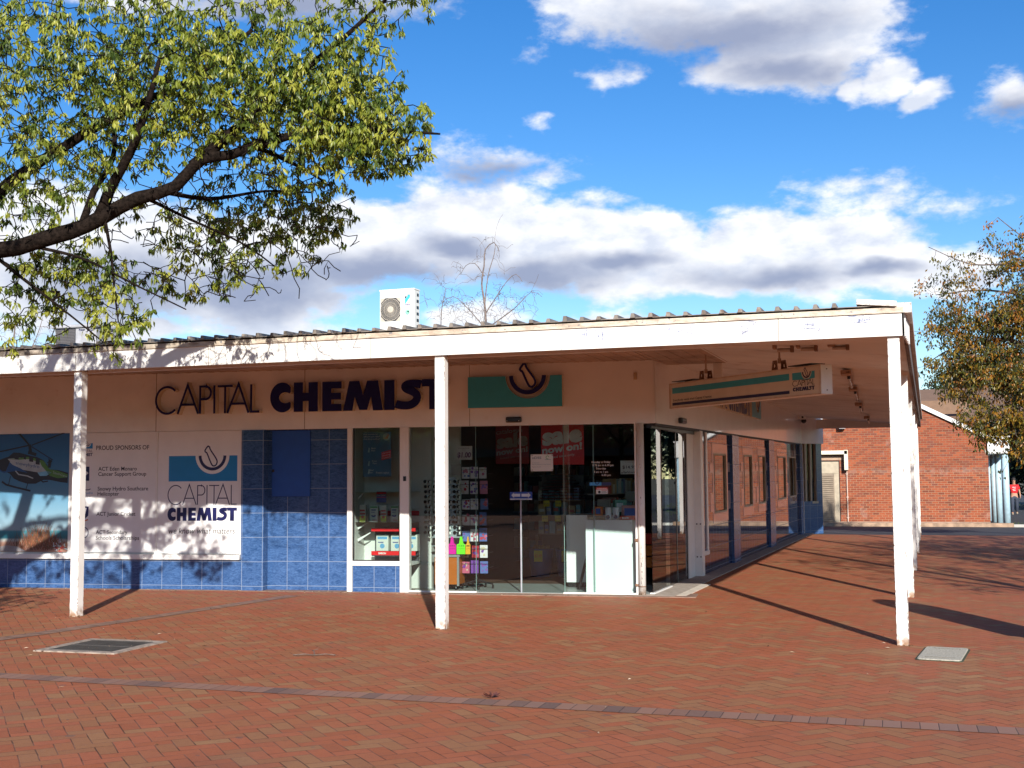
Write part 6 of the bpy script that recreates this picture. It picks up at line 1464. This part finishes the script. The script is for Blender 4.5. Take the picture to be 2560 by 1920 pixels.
# dark evergreens far behind on the right
rng = random.Random(5)
LEAF_D = m_leaf('dark_foliage', [(0,(.012,.018,.010)),(.5,(.028,.042,.016)),(1,(.055,.08,.028))], .15)
for k, (x, y, h, lab) in enumerate(((7.6,60,9.5,'dark evergreen tree behind the walking person'),(10.8,55,9,'dark evergreen tree at the far right edge behind the autumn tree'),(5.6,78,11,'farther dark evergreen seen above the footpath'),(2.2,70,9,'dark evergreen tree behind the brick building'),(6.3,68,6.5,'low dark bushy tree just right of the walking person'),(8.8,72,7.5,'dark bushy tree filling the gap under the autumn tree'))):
    t = thing('evergreen_tree', lab, 'tree', (x,y,-.33), 'W', group='evergreens beyond the lane')
    grow(t, [([(x,y,-.4),(x,y,h*.5),(x+.2,y,h*.9)], .25, .03), ([(x,y,1.8),(x-1.0,y-.3,3.4)], .08, .02), ([(x,y,2.2),(x+1.1,y+.2,4)], .08, .02)],
         blob_points(rng, [(x,y,h*.55,2.4,2.2,h*.40,520),(x-.6,y-1,h*.32,2.3,1.5,1.6,200),(x+.5,y-.8,h*.8,1.3,1.3,1.5,120)]), BARK, rng, step=.6, twig_r=.012, leafy=cluster(16, .30, .12, .5, .26, 0, 1), leafmat=LEAF_D)
# trees of the square outside the picture (they throw the leaf shadows and show in the glass)
LEAF_M = m_leaf('mid_green_leaves', [(0,(.04,.07,.015)),(.5,(.08,.12,.03)),(1,(.15,.20,.05))], .3)
def simple_tree(x, y, h, r, lab, n=260, leaf=.14, zc=.68, rz=.32):
    t = thing('shade_tree', lab, 'tree', (x,y,0), 'W', group='trees of the square')
    grow(t, [([(x,y,-.1),(x+.05,y,h*.35),(x-.1,y+.1,h*.75)], .17, .04), ([(x,y,h*.33),(x+r*.6,y-.2,h*.62)], .07, .02), ([(x,y,h*.36),(x-r*.6,y+.3,h*.64)], .07, .02), ([(x,y,h*.4),(x+.1,y+r*.6,h*.66)], .06, .02)],
         blob_points(rng, [(x,y,h*zc,r,r,h*rz,n)]), BARK, rng, step=.4, twig_r=.006, leafy=cluster(9, leaf, leaf*.4, .6, .10, 0, 1), leafmat=LEAF_M)
simple_tree(6.2, 7.6, 6.0, 2.6, 'leafy tree of the square right of the picture', 700)
simple_tree(6.6, 3.4, 8.0, 2.3, 'tall leafy tree of the square between the other two at right', 420)
simple_tree(5.6, 13.5, 5.2, 2.0, 'small leafy tree beside the lane right of the picture', 260)
simple_tree(5.2, -.8, 8.6, 2.0, 'second leafy tree of the square farther right', 230)
simple_tree(6.5, -24, 8.0, 3.0, 'tree of the square behind the photographer on the right', 260, .22)
simple_tree(-4.0, -30, 8.5, 3.4, 'tree of the square straight behind the photographer', 300, .22)
simple_tree(-14, -27, 8.0, 3.2, 'tree of the square behind the photographer on the left', 280, .22)
simple_tree(15, 17, 8.0, 3.0, 'tree of the square far to the right', 260, .22)
t = thing('dark_shopfront', 'row of shops across the square behind the photographer', 'building', (0,-46,0), 'W', absolute=False); OFF[t.name] = (0,0,0)
mb = MB(); mb.box(-55, 40, -8, 0, 0, 6.5); part(mb, 'wall', BRICK, t)
mb = MB(); mb.box(-55, 40, .0, 3, 2.8, 3.2); part(mb, 'awning', pbr('awning_brown', (.10,.08,.07), .7), t)
for x in range(-52, 38, 6): mb = MB(); mb.box(x, x+4.4, .0, .06, .4, 2.4); part(mb, 'shop_window', colr('dark_window', (.02,.025,.03), .1), t)
# unseen board added right of the picture to throw its shadow across the paving
t = thing('shadow_board', 'unseen round topped board on two legs, added to cast a shadow', 'sign', (2.0,-.25,0), 'W', R(-25), absolute=False); OFF[t.name] = (0,0,0)
mb = MB(); pts = [(-.42,.55),(.42,.55)] + arc(0, 1.80, .42, .50, 0, 180, 16); mb.poly(pts, -.03, .03); part(mb, 'board', colr('shadow_board_green', (.05,.14,.09)), t)
mb = MB(); mb.box(-.30,-.25,-.03,.03,0,.56); part(mb, 'leg', STEEL, t); mb = MB(); mb.box(.25,.30,-.03,.03,0,.56); part(mb, 'leg', STEEL, t)

# ------------------------------------------------------------------ person walking far off at the right edge
def skin_mesh(name, verts, edges, mat, parent, sub=2):
    me = bpy.data.meshes.new(name); me.from_pydata([v[:3] for v in verts], edges, [])
    ob = bpy.data.objects.new(name, me); COL.objects.link(ob)
    sk = ob.modifiers.new('skin', 'SKIN'); sk.use_smooth_shade = True
    ly = me.skin_vertices[0].data if me.skin_vertices else None
    if ly is None:
        bm = bmesh.new(); bm.from_mesh(me); bm.verts.layers.skin.verify(); bm.to_mesh(me); bm.free(); ly = me.skin_vertices[0].data
    for k, v in enumerate(verts):
        rx = v[3]; ry = v[4] if len(v) > 4 else rx
        ly[k].radius = (rx, ry)
        ly[k].use_root = (k == 0)
    ss = ob.modifiers.new('sub', 'SUBSURF'); ss.levels = sub; ss.render_levels = sub
    dg = bpy.context.evaluated_depsgraph_get(); new = bpy.data.meshes.new_from_object(ob.evaluated_get(dg)); new.name = name
    bpy.data.objects.remove(ob); new.materials.clear(); new.materials.append(mat)
    o = bpy.data.objects.new(name, new); COL.objects.link(o); o.parent = parent
    return o
p = thing('person', 'person in a red printed t-shirt and dark trousers walking at the far right edge', 'person', (4.33,52.5,-.33), 'W', R(0), absolute=False); OFF[p.name] = (0,0,0)
SKIN = pbr('skin', (.42,.22,.14), .6, var=.05); SHIRT = pbr('red_tshirt', (.60,.012,.018), .8, var=.05); TROU = pbr('dark_trousers', (.035,.045,.07), .85, var=.15); HAIR = pbr('dark_hair', (.015,.01,.008), .7)
# body: pelvis, spine, neck, head, legs mid-stride, arms
V = [(0,0,.95,.13,.10),(0,0,1.15,.13,.10),(0,0,1.36,.15,.10),(0,0,1.48,.07,.06),(0,-.02,1.56,.06,.06),(0,-.03,1.66,.085,.10),(0,-.03,1.74,.07,.085),
     (-.10,-.02,.90,.095),(-.11,-.16,.50,.062),(-.11,-.10,.10,.042),(-.11,-.22,.03,.035),
     (.10,.0,.90,.095),(.11,.02,.48,.062),(.11,.20,.12,.042),(.11,.12,.04,.035),
     (-.17,0,1.42,.06),(-.23,.05,1.17,.045),(-.25,-.08,.95,.034),(-.25,-.12,.89,.026),
     (.17,0,1.42,.06),(.24,.04,1.17,.045),(.27,-.10,.96,.034),(.27,-.14,.90,.026)]
E_ = [(0,1),(1,2),(2,3),(3,4),(4,5),(5,6),(0,7),(7,8),(8,9),(9,10),(0,11),(11,12),(12,13),(13,14),(2,15),(15,16),(16,17),(17,18),(2,19),(19,20),(20,21),(21,22)]
for sx, hb, base in ((-1,(-.25,-.12,.89),18),(1,(.27,-.14,.90),22)):
    for k in range(4):
        i0 = len(V); a = -.018+.012*k; l = (.055,.065,.06,.048)[k]
        V.append((hb[0]+sx*.004, hb[1]+a, hb[2]-.05, .008)); V.append((hb[0]-sx*.004, hb[1]+a-.004, hb[2]-.05-l*.6, .007)); V.append((hb[0]-sx*.016, hb[1]+a-.006, hb[2]-.05-l, .006)); E_ += [(base,i0),(i0,i0+1),(i0+1,i0+2)]
    i0 = len(V); V.append((hb[0]-sx*.012, hb[1]-.028, hb[2]-.03, .009)); V.append((hb[0]-sx*.02, hb[1]-.036, hb[2]-.065, .007)); E_ += [(base,i0),(i0,i0+1)]
skin_mesh('body', V, E_, SKIN, p)
skin_mesh('tshirt', [(0,0,1.02,.185,.135),(0,0,1.12,.175,.13),(0,0,1.34,.185,.13),(0,0,1.45,.12,.09),(-.18,0,1.42,.075),(-.225,.03,1.24,.068),(.18,0,1.42,.075),(.232,.03,1.24,.068)], [(0,1),(1,2),(2,3),(2,4),(4,5),(2,6),(6,7)], SHIRT, p)
skin_mesh('trousers', [(0,0,1.0,.155,.12),(0,0,.93,.15,.12),(-.10,-.02,.86,.115),(-.11,-.16,.50,.088),(-.11,-.10,.12,.075),(.10,0,.86,.115),(.11,.02,.48,.088),(.11,.19,.14,.075)], [(0,1),(1,2),(2,3),(3,4),(1,5),(5,6),(6,7)], TROU, p)
mb = MB(); mb.lathe((0,-.015,1.70), [(.088,-.03),(.098,.03),(.085,.09),(.05,.125),(.01,.135)], 16); mb.v = [(x, y*1.15 if y > -.03 else y*1.0-.0, z) for x, y, z in mb.v]; part(mb, 'hair', HAIR, p, smooth=True)
mb = MB()
for sx in (-1, 1): mb.lathe((sx*.033,-.128,1.685), [(.010,0),(.009,.003)], 8, 0, mat=Matrix.Rotation(R(90),3,'X')); mb.box(sx*.033-.016, sx*.033+.016, -.131, -.124, 1.700, 1.705, 0)
mb.box(-.022,.022,-.131,-.125,1.625,1.631,1); mb.add([(0,-.128,1.69),(-.014,-.13,1.65),(.014,-.13,1.65),(0,-.15,1.655)], [(0,1,3),(0,3,2),(1,2,3)], 2)
for sx in (-1,1): mb.lathe((sx*.088,-.02,1.67), [(.02,0),(.016,.008)], 8, 2, mat=Matrix.Rotation(R(90*sx),3,'Y'))
part(mb, 'face_features', [HAIR, pbr('lips', (.3,.08,.07), .5), SKIN], p)
mb = MB(); text_mb(mb, 'ENERGY', -.08, 1.33, -.150, wd=.16, h=.035, bold=.04); mb.stroke([(-.07,1.24),(0,1.26),(.06,1.28)], .02, -.1505, -.149); mb.box(-.05,.06,-.1505,-.149,1.19,1.21); part(mb, 'shirt_print', WHP, p)
mb = MB()
for x, y, z in ((-.11,-.16,.0),(.11,.17,.04)): mb.plan([(x-.045,y+.10),(x+.045,y+.10),(x+.05,y-.05),(x+.03,y-.14),(x-.03,y-.14),(x-.05,y-.05)], z, z+.08)
part(mb, 'shoe', pbr('pale_shoes', (.35,.28,.2), .7), p, bevel=.02)

bpy.context.view_layer.update()
# drop unused helpers' leftovers
for m_ in list(bpy.data.meshes):
    if m_.users == 0: bpy.data.meshes.remove(m_)
